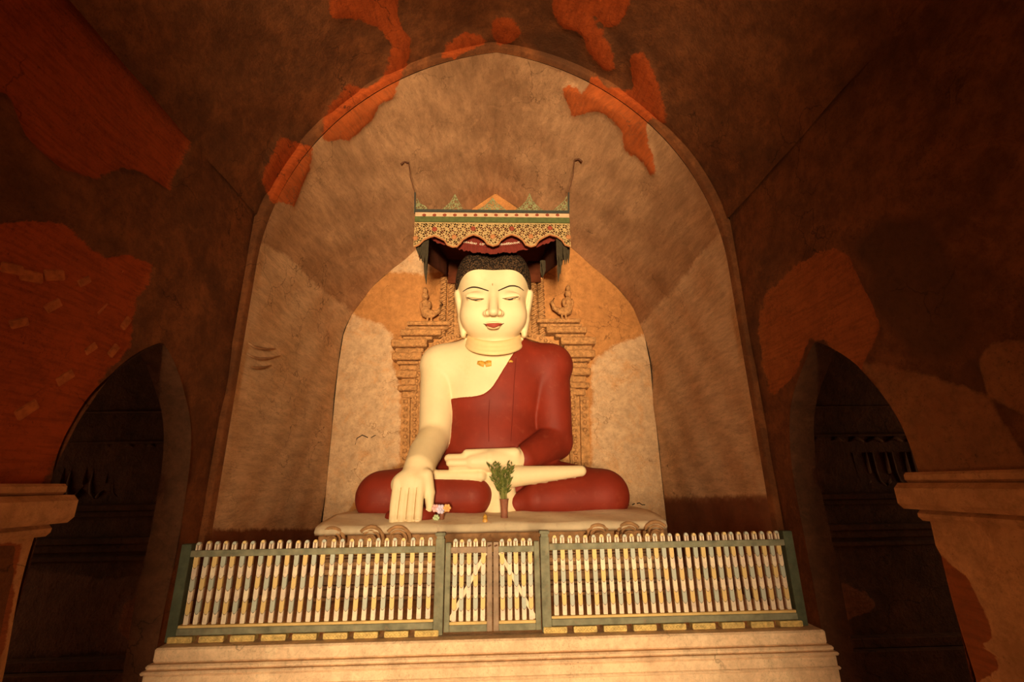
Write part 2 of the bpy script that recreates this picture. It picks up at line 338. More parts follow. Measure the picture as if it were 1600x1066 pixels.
def wear(o, R=(), G=(), B=(), recess=0.02, vals=(1, 1, 1), fade=False):
    me = o.data; n = len(me.vertices); co = np.empty(n*3); me.vertices.foreach_get('co', co); co = co.reshape(-1, 3)
    px, py = pix(co); ch = [poly_mask(px, py, p)*v if len(p) else np.zeros(n) for p, v in zip((R, G, B), vals)]
    a = me.color_attributes.new('wear', 'FLOAT_COLOR', 'POINT')
    a.data.foreach_set('color', np.stack(ch+[np.ones(n)], 1).ravel())
    no = np.empty(n*3); me.vertices.foreach_get('normal', no); no = no.reshape(-1, 3)
    lump = 0.006*(np.sin(co@np.array([3.1, 2.3, 4.7]))+np.sin(co@np.array([-5.3, 4.1, 2.9])+1.3)+np.sin(co@np.array([2.2, -7.9, 6.1])))
    d = -recess*np.clip((ch[0]-0.35)/0.3, 0, 1) + 0.010*np.clip((ch[1]-0.35)/0.3, 0, 1) + lump
    if fade: d = d*np.clip((co[:, 1]-YF-0.06)/0.12, 0, 1)
    me.vertices.foreach_set('co', (co+no*d[:, None]).ravel()); me.update()
def grid(name, rows, mat, flip=False, parent=None):
    """rows: array (a,b,3) -> smooth quad sheet"""
    a, b = rows.shape[:2]; V = rows.reshape(-1, 3)
    i, j = np.meshgrid(np.arange(a-1), np.arange(b-1), indexing='ij'); q = (i*b+j).ravel()
    Fc = np.stack([q, q+1, q+b+1, q+b], 1)
    if flip: Fc = Fc[:, ::-1]
    return mesh(name, V, Fc.tolist(), mat, parent, True)
def sheet(us, vs_, fn): return np.array([[fn(u, v) for v in vs_] for u in us], float)

# ------------------------------------------------------------------ the setting
XC = 0.04                      # axis of the niche
WH, WN = 2.50, 2.43            # half width of hall and niche
YF, YB = 4.25, 7.0             # face of the niche and its back wall
ZS = 4.3                       # springing of the hall vault
def arcprof(c, R, zc, w, n, z0):
    """left springing -> apex -> right springing"""
    th0 = math.asin((z0-zc)/R); th1 = math.acos(c/R)
    r = [(-c+R*cos(t), zc+R*sin(t)) for t in np.linspace(th0, th1, n)]
    return [(-x, z) for x, z in r] + [(x, z) for x, z in r[-2::-1]]
NC = 0.463; NR = WN+NC; NZ = 3.75
niche_arc = arcprof(NC, NR, NZ, WN, 46, NZ)
HC = 0.463; HR = NR+0.10; HZ = 3.75
hall_arc = arcprof(HC, HR, HZ, WH, 60, ZS-0.015)
FLOOR_Z = 0.0
fl = mesh('floor', [(-8, -10.0, 0), (8, -10.0, 0), (8, 5.2, 0), (-8, 5.2, 0)], [(0, 1, 2, 3)], M['floor']); tag(fl, kind='structure')

# niche: side walls and pointed vault in one lining
prof = [(-WN, z) for z in np.linspace(0.3, NZ, 90)[:-1]] + niche_arc + [(WN, z) for z in np.linspace(NZ, 0.3, 90)[1:]]
ys = np.linspace(YF+0.06, YB, 90)
back_half = [(2.43, 0.3), (2.43, 3.5), (2.40, 3.9), (2.27, 4.33), (2.03, 4.68), (1.78, 4.94), (1.3, 5.42), (0.65, 5.98), (0.0, 6.5)]
def resample(pts, n):
    pts = np.array(pts); L = np.r_[0, np.cumsum(np.hypot(*np.diff(pts, axis=0).T))]
    t = np.linspace(0, L[-1], n); return np.stack([np.interp(t, L, pts[:, k]) for k in (0, 1)], 1)
bh = resample(back_half, 140)
for _ in range(6): bh[1:-1] = (bh[:-2]+2*bh[1:-1]+bh[2:])/4
fh = resample(prof[:len(prof)//2+1], 140)*np.array([-1, 1])
def lining(k, y):
    t = (y-YF)/(YB-YF); i = min(k, 278-k); p = fh[i]*(1-t)+bh[i]*t; return (XC+(-p[0] if k < 139 else p[0]), y, p[1])
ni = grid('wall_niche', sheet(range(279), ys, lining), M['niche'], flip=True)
wear(ni, R=BRICK_V, G=PALE_N, B=DADO_N+STAIN_N+DARK_V, vals=(1, 1, 0.9), recess=0.025, fade=True); tag(ni, 'pale plastered lining of the statue niche', kind='structure')
# back wall, filled under the arch
bw_rows = []
for s in np.linspace(-1, 1, 150):
    x = s*WN; ax = abs(x); top = np.interp(-ax, -bh[:, 0], bh[:, 1]) if ax < 2.42 else 3.4
    bw_rows.append([(XC+x, YB, z) for z in np.linspace(0.3, top, 150)])
bw = grid('wall_back', np.array(bw_rows), M['back'], flip=True); wear(bw, G=PALE_B+PALE_BT, recess=0.0); tag(bw, kind='structure')
# ridges in the plaster of the left side wall, scribbles on the back wall
for pts in ([(388,536),(404,544),(430,545)], [(386,553),(406,561),(438,556)], [(386,570),(402,575),(424,571)]):
    q = [PX(x, y, XC-WN+0.01) for x, y in pts]; MB().tube([q[0], (q[0]+q[1])/2+np.array([0, 0, -0.01]), q[1], (q[1]+q[2])/2+np.array([0, 0, -0.01]), q[2]], [0.004, 0.014, 0.017, 0.013, 0.004], 8).build('plaster_ridge', M['niche'], ni, True)
for pts in ([(555,695),(558,685),(566,680),(575,684)], [(580,684),(587,680)], [(968,683),(974,675),(984,676),(989,688)], [(978,790),(980,786),(983,790)], [(988,789),(992,787)], [(995,787),(999,786),(1003,789),(1008,789)]):
    MB().tube([P(x, y, YB-0.010) for x, y in pts], 0.007, 5).build('scribble', M['ink'], bw)
# face of the niche: from the niche arch out to the hall wall and vault
half_in = resample([(WN, 0.3), (WN, NZ)] + [p for p in niche_arc[::-1]][:46], 160)
half_out = resample([(WH, 0.3), (WH, ZS-0.02)] + hall_arc[::-1][:60], 160)
for side in (-1, 1):
    rows = []
    for (xi, zi), (xo, zo) in zip(half_in, half_out):
        r = []
        for t in np.linspace(0, 1, 12):
            ang = min(t/0.35, 1)*pi/2; rd = 0.06
            yy = YF + rd*(1-sin(ang)) if t < 0.35 else YF
            r.append((XC+side*(xi+(xo-xi)*t), yy, zi+(zo-zi)*t))
        rows.append(r)
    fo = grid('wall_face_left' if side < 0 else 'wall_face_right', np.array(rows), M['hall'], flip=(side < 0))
    wear(fo, R=BRICK_V, B=DARK_V, recess=0.02, fade=True); tag(fo, kind='structure')
# hall vault
ysh = np.linspace(-4.0, YF+0.03, 150)
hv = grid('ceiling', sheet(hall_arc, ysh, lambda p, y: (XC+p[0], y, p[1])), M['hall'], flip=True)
wear(hv, R=BRICK_V, B=DARK_V, recess=0.03); tag(hv, kind='structure')
# hall side walls with an arch each
AY0, AY1 = 2.77, 3.98; AZ = 1.62; AH = 1.02; AW = (AY1-AY0)/2; AM = (AY0+AY1)/2
AC = (AH**2-AW**2)/(2*AW); AR = AW+AC
def arch_z(y): return AZ + sqrt(max(AR**2-(abs(y-AM)+AC)**2, 0))
THK = 0.22
for side in (-1, 1):
    nm = 'left' if side < 0 else 'right'
    V = []; Fc = []
    def add(rows):
        a, b = len(rows), len(rows[0]); n0 = len(V)
        for r in rows: V.extend(r)
        for i in range(a-1):
            for j in range(b-1):
                q = n0+i*b+j; f = (q, q+1, q+b+1, q+b); Fc.append(f if side > 0 else f[::-1])
    X = XC+side*WH
    add([[(X, y, z) for z in np.linspace(0, ZS+0.10, 140)] for y in np.linspace(-4.0, 0.5, 30)])
    add([[(X, y, z) for z in np.linspace(0, ZS+0.10, 160)] for y in np.linspace(0.5, AY0, 90)])
    th = np.linspace(0, 1, 60); yarch = AM - AW*np.cos(pi*th)
    add([[(X, y, z) for z in np.linspace(arch_z(y), ZS+0.10, 110)] for y in yarch])
    add([[(X, y, z) for z in np.linspace(0, ZS+0.10, 160)] for y in np.linspace(AY1, YF+0.02, 12)])
    # soffit and jambs of the arch
    nsof = len(Fc)
    path = [(AY0, z) for z in np.linspace(0, AZ, 40)[:-1]] + [(y, arch_z(y)) for y in yarch] + [(AY1, z) for z in np.linspace(AZ, 0, 40)[1:]]
    add([[(X+side*t*THK, y, z) for t in np.linspace(0, 1, 10)] for y, z in path])
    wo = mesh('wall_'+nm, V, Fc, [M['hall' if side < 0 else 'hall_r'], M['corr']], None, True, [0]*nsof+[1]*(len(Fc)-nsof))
    es = wo.modifiers.new('edges', 'EDGE_SPLIT'); es.split_angle = radians(50)
    if side < 0: wear(wo, R=BRICK_L, recess=0.03)
    else: wear(wo, R=ORANGE_R+PIER_R, G=PALE_R, B=DARK_R, recess=0.012)
    tag(wo, kind='structure')
    # plaster of the pier below the capital, a skin whose colour is lightened in place of light
    pr = [[(X-side*0.012, y, z) for z in np.linspace(0, 1.37, 70)] for y in np.linspace(-1.0, AY0-0.012, 90)]
    pr += [[(X-side*0.012+side*0.012*k, AY0+0.010*min(k, 1), z) for z in np.linspace(0, 1.37, 70)] for k in (0.6, 4, 12, 24, 35)]
    po = grid('trim_pier_'+nm, np.array(pr), M['pier'], flip=(side < 0)); wear(po, R=PIER_R if side > 0 else [[(-60,850),(40,850),(20,960),(-10,1080),(-60,1080)]], recess=0.015); tag(po, kind='structure')
    # capital: three mouldings running along the hall and round into the arch
    cap = thing('trim_%d' % (1 if side < 0 else 2), 'moulded plaster capital on the pier at the %s edge of the hall' % nm, None, (side*(WH+0.1), 2.5, 1.36)); tag(cap, kind='structure')
    for nmn, z0, z1, pr_, ch in (('lower_fillet', 1.36, 1.425, 0.05, 0.022), ('main_band', 1.425, 1.575, 0.11, 0.03), ('top_ledge', 1.575, 1.635, 0.06, 0.015)):
        mb = MB(); xa, xb = sorted((X-side*pr_, X+side*(THK-0.02))); mb.box(xa, xb, -1.0, AY0+pr_, z0, z1-0.002, ch)
        mb.build(nmn, M['pier'], cap)
# single bricks showing in the bare masonry above the left arch
bricks = [(92,478,52),(122,510,52),(60,432,15),(150,545,48),(186,548,62),(205,505,70),(165,480,60),(40,505,35),(75,560,48),(110,590,45),(196,438,80),(214,432,80),(228,428,78),(30,420,10),(20,590,40),(52,640,45),(95,430,30),(140,440,50)]
wl = bpy.data.objects['wall_left']; bmesh0 = None
for k, (bx, by, ang) in enumerate(bricks):
    p = PX(bx, by, XC-WH)
    if bmesh0 is None:
        mb = MB(); mb.box(-0.02, 0.02, -0.055, 0.055, -0.028, 0.028, 0.008); o = mb.build('brick', M['brick'], None); bmesh0 = o.data
        a = bmesh0.color_attributes.new('wear', 'FLOAT_COLOR', 'POINT'); a.data.foreach_set('color', [0.9, 0, 0, 1]*len(bmesh0.vertices))
        o.parent = wl
    else:
        o = bpy.data.objects.new('brick', bmesh0); link(o, wl)
    s = 0.85+0.5*random.random(); o.location = (p[0]-0.045, p[1], p[2]); o.rotation_euler = (radians(ang+random.uniform(-6, 6)), 0, 0); o.scale = (1, s, s)
# entrance wall behind the viewer, with the open doorway
PW0, PH0 = 0.93, 3.4          # unseen passage, added long and narrow to keep light off the hall sides
mb = MB(); mb.box(-WH-0.3, -PW0, -10.0, DOOR_Y-0.1, 0, 7.2); mb.box(PW0, WH+0.3, -10.0, DOOR_Y-0.1, 0, 7.2); mb.box(-PW0, PW0, -10.0, DOOR_Y-0.1, PH0, 7.2)
tag(mb.build('wall_front', M['hall']), kind='structure')
# side corridors behind the arches
for side in (-1, 1):
    nm = 'left' if side < 0 else 'right'
    x0, x1 = XC+side*(WH+THK-0.03), side*7.5; YC = 4.32
    xs = np.linspace(x0, x1, 120)
    rows = np.array([[(x, YC, z) for z in np.linspace(0, 3.3, 90)] for x in xs])
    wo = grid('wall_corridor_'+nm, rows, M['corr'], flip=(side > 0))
    blobL = [[(195,945),(215,930),(245,935),(262,960),(255,985),(235,1005),(205,1003),(185,985)]]; washL = [[(30,890),(120,900),(180,905),(255,895),(262,1010),(0,1030)]]
    blobR = [zP([(190,630),(300,620),(390,660),(430,715),(390,750),(290,780),(220,740)])]
    wear(wo, R=blobL if side < 0 else blobR, G=washL if side < 0 else (), recess=-0.012); tag(wo, kind='structure')
    xa, xb = sorted((x0, x1))
    t = thing('trim_%d' % (3 if side < 0 else 4), 'stepped wall moulding with a petal frieze inside the %s dark corridor' % nm, None, (side*4.0, YC, 0.2)); tag(t, kind='structure')
    for k, (z0, z1, pr_) in enumerate(((1.425, 1.475, 0.07), (1.375, 1.425, 0.035), (1.165, 1.215, 0.07), (1.10, 1.165, 0.035), (1.03, 1.07, 0.025), (0.27, 0.345, 0.09), (0.0, 0.27, 0.14), (1.985, 2.01, 0.02), (2.26, 2.28, 0.015))):
        m2 = MB(); m2.box(xa, xb, YC-pr_, YC+0.05, z0, z1, 0.008); m2.build('moulding_band', M['corr'], t)
    pm = None
    for i in range(14):                                   # upright petals of the frieze
        x = side*(WH+THK+0.14+i*0.19)
        if pm is None:
            m2 = MB()
            for s in (-1, 1): m2.tube([(s*0.065, 0, 0.30), (s*0.065, 0, 0.12), (s*0.05, 0, 0.04), (0, 0, 0.0)], [0.018, 0.022, 0.022, 0.02], 6)
            m2.tube([(-0.08, 0, 0.40), (0.0, -0.005, 0.44), (0.08, 0, 0.40)], [0.01, 0.022, 0.01], 6)
            o = m2.build('frieze_petal', M['corr'], None, True); pm = o.data; o.parent = t
        else: o = bpy.data.objects.new('frieze_petal', pm); link(o, t)
        o.location = (x-side*4.0, 0.016, 1.335)
    # vault, near wall and far end
    arc = [(4.5-0.95*(1-cos(a)), 3.25+0.6*sin(a)) for a in np.linspace(0, pi, 24)]
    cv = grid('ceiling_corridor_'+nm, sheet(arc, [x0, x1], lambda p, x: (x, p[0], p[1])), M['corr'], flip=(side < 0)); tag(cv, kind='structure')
    m2 = MB(); m2.box(xa, xb, 2.45, 2.6, 0, 3.3); tag(m2.build('wall_corridor_near_'+nm, M['corr']), kind='structure')
    e0, e1 = sorted((x1, x1+side*0.2)); m2 = MB(); m2.box(e0, e1, 2.4, 4.6, 0, 4.0); tag(m2.build('wall_corridor_end_'+nm, M['corr']), kind='structure')

for side in (-1, 1):      # faint fill lamps added at the far ends to brighten the corridors
    area('corridor_fill', (side*7.3, 3.4, 1.6), (radians(90), 0, radians(90 if side > 0 else -90)), 1.0, 1.4, 40, (1.0, 0.62, 0.32))
# ------------------------------------------------------------------ platform with its mouldings
PT = 0.555
plat = thing('altar_platform', 'wide pale plastered platform with moulded front below the picket fence', 'platform', (XC, 4.0, 0))
PW = 2.36
def pband(name, z0, z1, yf, ch=0.012, back=5.3):
    mb = MB(); mb.box(XC-PW-(3.72-yf)*0.55, XC+PW+(3.72-yf)*0.55, yf, back if z1 > 0.5 else 4.3, z0, z1, ch)
    o = mb.build(name, M['step'], plat); return o
pband('top_course', 0.465, PT, 3.72)
pband('upper_roll', 0.435, 0.465, 3.685, 0.011)
pband('lower_roll', 0.412, 0.434, 3.66, 0.009)
pband('dado', 0.18, 0.412, 3.68)
pband('base_roll', 0.325, 0.345, 3.665, 0.008)
pband('plinth', 0.0, 0.18, 3.5)
mb = MB(); mb.box(XC-WN+0.01, XC+WN-0.01, 5.2, YB-0.02, 0.3, PT-0.01); mb.build('rear_fill', M['step'], plat)

# ------------------------------------------------------------------ throne
TY = 4.95
throne = thing('statue_throne', 'carved stucco throne with worn mouldings under the seated statue', 'throne', (0, 5.8, PT))
TW = 1.74
mb = MB()      # mortar bed: front edge lower, rising towards the statue
bed = []
for x in np.linspace(-TW, TW, 60):
    e = 0.012*sin(x*5.0)+0.008*sin(x*13+1)
    r = [(x, TY-0.005+e, 1.16), (x, TY-0.02+e, 1.175), (x, TY-0.01+e, 1.189)]
    for t in np.linspace(0.05, 1, 14):
        y = TY+t*0.5; r.append((x, y, 1.19+0.085*(t**0.8)+0.006*sin(x*7+y*9)))
    r += [(x, 6.3, 1.28), (x, 6.92, 1.28)]
    bed.append(r)
bo = grid('mortar_bed', np.array(bed), M['slab'], flip=False, parent=None); bo.parent = throne
WLOC_bed = np.array([0, 5.8, PT]); co = np.empty(len(bo.data.vertices)*3); bo.data.vertices.foreach_get('co', co); bo.data.vertices.foreach_set('co', (co.reshape(-1, 3)-WLOC_bed).ravel()); bo.data.update()
sol = bo.modifiers.new('s', 'SOLIDIFY'); sol.thickness = 0.03; sol.offset = -1
def tband(name, x0, x1, z0, z1, yf, mat, ch=0.01):
    mb = MB(); mb.box(x0, x1, yf, 6.9, z0, z1, ch); return mb.build(name, mat, throne)
tband('core', -TW+0.04, TW-0.04, PT+0.002, 1.15, TY+0.12, M['throne'])
tband('frieze', -1.02, 1.02, 1.035, 1.135, TY+0.005, M['throne'])
tband('frieze_side', -TW, TW, 1.03, 1.13, TY+0.05, M['throne'])
tband('ochre_band', -TW+0.02, TW-0.02, 0.955, 1.03, TY+0.03, M['ochre'])
zz = 0.945
for k, (h, pr_, mt) in enumerate(((0.022, 0.06, 'throne_wood'), (0.03, 0.02, 'throne_wood'), (0.045, 0.055, 'throne'), (0.025, 0.10, 'throne_wood'), (0.05, 0.07, 'throne'), (0.02, 0.03, 'throne_wood'), (0.07, 0.08, 'throne_wood'), (0.03, 0.04, 'throne_wood'), (0.06, 0.02, 'throne_wood'), (0.034, -0.01, 'throne'))):
    g = 0.006; tband('moulding', -TW+0.03+0.02*(k % 3), TW-0.03-0.02*(k % 3), zz-h, zz-g*0.3, TY+pr_, M[mt], 0.006); zz -= h
for px_, py_ in ((519, 838), (580, 836), (622, 836), (934, 833), (982, 830), (1024, 828)):          # half-round scrolls along the edge
    c = P(px_, py_, TY-0.02); sgn = 1 if px_ < 770 else -1
    mb = MB()
    for r, th in ((0.125, 0.018), (0.088, 0.013), (0.05, 0.010)):
        a0, a1 = (-10, 140) if sgn > 0 else (40, 190)
        pts = [(c[0]+r*cos(radians(a)), TY-0.04, c[2]-0.05+r*sin(radians(a))) for a in np.linspace(a0, a1, 16)]; mb.tube(pts, th, 7)
    mb.build('scroll', M['throne'] if r else M['ochre'], throne, True)

# ------------------------------------------------------------------ carved stucco throne-back behind the statue
RY = 6.86
rb = thing('carved_throne_back', 'carved ochre stucco throne-back with pilasters and an arched border behind the statue', 'relief', (0, 6.95, 1.28))
def pxpath(pts, Y): return [P(x, y, Y) for x, y in pts]
def band(name, cl, wpx, y0, y1, mat=None):
    """flat band following a pixel centre line, width in px, between depths y0 (front) and y1"""
    pts = np.array([P(x, y, y0) for x, y in cl]); ww = wpx*0.0085
    V = []; Fc = []
    for i in range(len(pts)):
        t = pts[min(i+1, len(pts)-1)]-pts[max(i-1, 0)]; t /= np.linalg.norm(t); n = np.array([-t[2], 0, t[0]])
        for s, y in ((1, y0), (-1, y0), (-1, y1), (1, y1)): q = pts[i]+n*s*ww/2; V.append((q[0], y, q[2]))
    for i in range(len(pts)-1):
        for k in range(4): Fc.append((i*4+k, i*4+(k+1) % 4, i*4+4+(k+1) % 4, i*4+4+k))
    Fc += [(0, 1, 2, 3), tuple(len(V)-4+k for k in (3, 2, 1, 0))]
    mb = MB().add(V, Fc); return mb.build(name, mat or M['relief'], rb)
mb = MB(); a = P(627, 745, 6.92); b = P(922, 745, 6.92); c = P(690, 512, 6.92)
mb.prism([(a[0], 1.28), (b[0], 1.28), (b[0]+0.02, 3.42), (0.62, 3.62), (0.72, 4.3), (-0.70, 4.3), (-0.62, 3.62), (a[0]-0.02, 3.42)], 'y', 6.93, 6.99); mb.build('back_panel', M['relief'], rb)
archL = [(646,760),(647,700),(648,640),(650,600),(655,575),(664,555),(678,541),(696,531),(716,525)]
archR = [(902,760),(899,700),(896,640),(894,600),(889,572),(880,553),(866,539),(848,530),(828,524)]
for cl in (archL, archR):
    o = band('arched_border', cl, 12, RY, 6.99)
    band('border_fillet', [(x+(7 if cl is archL else -7), y+3) for x, y in cl], 3, RY-0.02, 6.99)
    pts = resample([(x, y) for x, y in cl], 32); mb = MB()
    for x, y in pts: q = P(x, y, RY); mb.ell((q[0], RY, q[2]), (0.032, 0.03, 0.032), 8, 5)
    so_ = mb.build('bead_row', M['relief'], rb, True); so_['kind'] = 'stuff'
for side, xs_ in (('l', (634, 626)), ('r', (913, 920))):
    cl = [(xs_[0]-(2 if side == 'l' else -3), 745), (xs_[0], 620)]
    band('pilaster', cl, 15, RY+0.01, 6.99); 
    for i, t in enumerate(np.linspace(0.06, 0.94, 11)):
        x = cl[0][0]+(cl[1][0]-cl[0][0])*t; y = 745+(620-745)*t; q = P(x, y, RY)
        if side == 'r' and 0.15 < t < 0.5: continue
        mb = MB(); mb.ell((q[0], RY+0.01, q[2]), (0.035, 0.03, 0.035), 8, 5); mb.build('rosette', M['relief'], rb, True)
# stepped cornices of the pilaster capitals (outer edge px, inner edge px, top, bottom)
steps = [(628,650,612,622,.02),(622,652,603,611,.05),(627,650,592,602,.02),(620,652,580,591,.06),(625,652,571,579,.03),(621,655,565,570,.05),(614,660,553,564,.09),(618,662,545,552,.05),(613,668,533,544,.10),(630,676,527,532,.05),(627,690,517,526,.09),(634,700,511,516,.05),(637,705,504,510,.08)]
for x0, x1, y0, y1, pr_ in steps:
    for mir in (0, 1):
        if mir: X0, X1 = 1543-x1, 1543-x0
        else: X0, X1 = x0, x1
        dy = 4 if mir else 0
        a = P(X0, y0-dy, RY); b = P(X1, y1-dy, RY)
        z0 = min(a[2], b[2]); z1 = max(a[2], b[2]); xa, xb = sorted((a[0], b[0]))
        if abs(xa) < abs(xb): xa = max(xa, 0.2)
        mb = MB(); mb.box(xa, xb, RY-pr_, 6.99, z0, z1, 0.014); mb.build('cornice_step', M['relief'], rb)
for x in (690, 703, 836, 848):      # upright bands with twisted rope over the shoulders
    a = P(x, 527, RY); b = P(x, 425, RY)
    mb = MB(); mb.box(a[0]-0.05, a[0]+0.05, RY+0.03, 6.99, a[2], b[2], 0.012); mb.build('upright_band', M['relief'], rb)
    mb = MB()
    for z in np.arange(a[2]+0.03, b[2], 0.075):
        mb.tube([(a[0]-0.045, RY+0.03, z-0.03), (a[0], RY+0.005, z), (a[0]+0.045, RY+0.03, z+0.03)], 0.022, 6)
    so_ = mb.build('rope_carving', M['relief'], rb, True); so_['kind'] = 'stuff'
def bird(cx, cy, sgn, label):
    """small relief figure: human torso and crowned head on a bird's body with legs and tail"""
    mb = MB(); g = lambda dx, dy: P(cx+sgn*dx, cy+dy, RY-0.02)
    def e(dx, dy, rx, rz, ry=0.06): q = g(dx, dy); mb.ell((q[0], RY+0.0, q[2]), (rx, ry, rz), 10, 7)
    e(2, 8, .13, .075); e(-4, 2, .075, .10)             # bird body, chest
    e(-4, -8, .06, .09); e(-4, -20, .058, .065)          # torso, head
    e(-4, -28, .04, .06); e(-10, -5, .03, .07); e(3, -6, .03, .07)
    for pts in ([(0, 12), (0, 22)], [(6, 12), (6, 22)]): mb.tube([g(*p) for p in pts], 0.018, 6)
    mb.tube([g(10, 8), g(18, 4), g(22, -6), g(18, -12)], [0.05, 0.04, 0.03, 0.01], 7)
    mb.tube([g(-7, 22), g(10, 22)], 0.016, 6)
    o = mb.build('bird_figure', M['relief'], rb, True); o['label'] = label
bird(668, 482, 1, 'crowned human-headed bird carved left of the head'); bird(884, 478, -1, 'crowned human-headed bird carved right of the head')

# ------------------------------------------------------------------ the seated statue: signed distance field -> smooth meshes
H = 0.016; LO = np.array([-1.84, 4.80, 1.10]); HI = np.array([1.84, 6.92, 4.92])
DIM = np.ceil((HI-LO)/H).astype(int)+1
AX = [(LO[k]+H*np.arange(DIM[k])).astype(np.float32) for k in range(3)]
def newfield(): return np.full(DIM, 1.0, np.float32)
def smin(a, b, k):
    if k <= 0: return np.minimum(a, b)
    h = np.maximum(k-np.abs(a-b), 0)/k; return np.minimum(a, b)-h*h*k*0.25
def sub(lo, hi):
    i0 = np.clip(np.floor((np.array(lo)-LO)/H).astype(int), 0, DIM-1); i1 = np.clip(np.ceil((np.array(hi)-LO)/H).astype(int)+1, 1, DIM)
    sl_ = tuple(slice(a, b) for a, b in zip(i0, i1))
    return sl_, AX[0][sl_[0]][:, None, None], AX[1][sl_[1]][None, :, None], AX[2][sl_[2]][None, None, :]
def ell(D, c, r, k=0.05, rx=0.0):
    """ellipsoid; rx tilts it about the X axis (radians)"""
    c = np.array(c, float); r = np.array(r, float); m = max(r)+k+4*H
    sl_, X, Y, Zz = sub(c-m, c+m); x, y, z = X-c[0], Y-c[1], Zz-c[2]
    if rx: y, z = y*cos(rx)+z*sin(rx), -y*sin(rx)+z*cos(rx)
    k0 = np.sqrt((x/r[0])**2+(y/r[1])**2+(z/r[2])**2); k1 = np.sqrt((x/r[0]**2)**2+(y/r[1]**2)**2+(z/r[2]**2)**2)+1e-6
    D[sl_] = smin(D[sl_], (k0*(k0-1)/k1).astype(np.float32), k)
def cone(D, a, b, ra, rb_, k=0.05, sc=(1, 1, 1)):
    """rounded cone between two points; sc stretches the section"""
    a = np.array(a, float); b = np.array(b, float); m = max(ra, rb_)*max(sc)+k+4*H
    sl_, X, Y, Zz = sub(np.minimum(a, b)-m, np.maximum(a, b)+m); d = b-a; L = d@d
    t = np.clip(((X-a[0])*d[0]+(Y-a[1])*d[1]+(Zz-a[2])*d[2])/L, 0, 1)
    q = np.sqrt(((X-a[0]-t*d[0])/sc[0])**2+((Y-a[1]-t*d[1])/sc[1])**2+((Zz-a[2]-t*d[2])/sc[2])**2)-(ra+(rb_-ra)*t)
    D[sl_] = smin(D[sl_], (q*min(sc)).astype(np.float32), k)
def ring(D, c, R, r, k=0.01, sy=1.0, tilt=0.0):
    m = R+r+k+4*H; sl_, X, Y, Zz = sub(np.array(c)-m, np.array(c)+m)
    x, y, z = X-c[0], (Y-c[1])/sy, Zz-c[2]-tilt*(Y-c[1])
    q = np.sqrt((np.sqrt(x*x+y*y)-R)**2+z*z)-r; D[sl_] = smin(D[sl_], q.astype(np.float32), k)
def surface(D):
    s = D < 0; n = np.array(D.shape)-1
    cnt = np.zeros(n, np.uint8); offs = [(i, j, k) for i in (0, 1) for j in (0, 1) for k in (0, 1)]
    for o in offs: cnt += s[o[0]:o[0]+n[0], o[1]:o[1]+n[1], o[2]:o[2]+n[2]]
    act = np.argwhere((cnt > 0) & (cnt < 8)); idx = np.full(n, -1, np.int64); idx[tuple(act.T)] = np.arange(len(act))
    val = {o: D[act[:, 0]+o[0], act[:, 1]+o[1], act[:, 2]+o[2]] for o in offs}
    pos = np.zeros((len(act), 3)); c = np.zeros(len(act))
    for o in offs:
        for ax in range(3):
            if o[ax]: continue
            o2 = list(o); o2[ax] = 1; o2 = tuple(o2); a, b = val[o], val[o2]; m = (a < 0) != (b < 0)
            t = np.where(m, a/np.where(a == b, 1, a-b), 0); p = np.array(o, float)[None, :].repeat(len(act), 0); p[:, ax] += t
            pos += p*m[:, None]; c += m
    V = LO+(act+pos/np.maximum(c, 1)[:, None])*H; Fs = []
    for ax in range(3):
        a1, a2 = (ax+1) % 3, (ax+2) % 3
        s0 = [slice(None)]*3; s1 = [slice(None)]*3; s0[ax] = slice(0, -1); s1[ax] = slice(1, None)
        for q in (s0, s1): q[a1] = slice(1, -1); q[a2] = slice(1, -1)
        A, B = s[tuple(s0)], s[tuple(s1)]
        for flip, mk in ((False, A & ~B), (True, ~A & B)):
            e = np.argwhere(mk); 
            if not len(e): continue
            base = e.copy(); base[:, a1] += 1; base[:, a2] += 1
            def at(d1, d2): b_ = base.copy(); b_[:, a1] += d1; b_[:, a2] += d2; return idx[tuple(b_.T)]
            q = np.stack([at(-1, -1), at(0, -1), at(0, 0), at(-1, 0)], 1)
            Fs.append(q[:, ::-1] if flip else q)
    Fq = np.concatenate(Fs); 
    # two rounds of light smoothing
    for it in range(1):
        acc = np.zeros_like(V); cn = np.zeros(len(V))
        for i in range(4):
            u, v_ = Fq[:, i], Fq[:, (i+1) % 4]
            np.add.at(acc, u, V[v_]); np.add.at(cn, u, 1)
        V = V*0.5+0.5*acc/np.maximum(cn, 1)[:, None]
    return V, Fq
def fastmesh(name, V, Fq, mat, parent):
    off = WLOC.get(parent.name, np.zeros(3)); me = bpy.data.meshes.new(name)
    me.vertices.add(len(V)); me.vertices.foreach_set('co', (V-off).astype(np.float32).ravel())
    me.loops.add(len(Fq)*4); me.loops.foreach_set('vertex_index', Fq.astype(np.int32).ravel())
    me.polygons.add(len(Fq)); me.polygons.foreach_set('loop_start', np.arange(len(Fq), dtype=np.int32)*4)
    me.materials.append(mat); me.polygons.foreach_set('use_smooth', [True]*len(Fq)); me.update(calc_edges=True); me.validate()
    o = bpy.data.objects.new(name, me); link(o, parent); WLOC[o.name] = off; return o

statue = thing('seated_statue', 'large seated statue with cream skin, red robe and one hand reaching down over its shin', 'statue', (0, 5.9, 1.27))
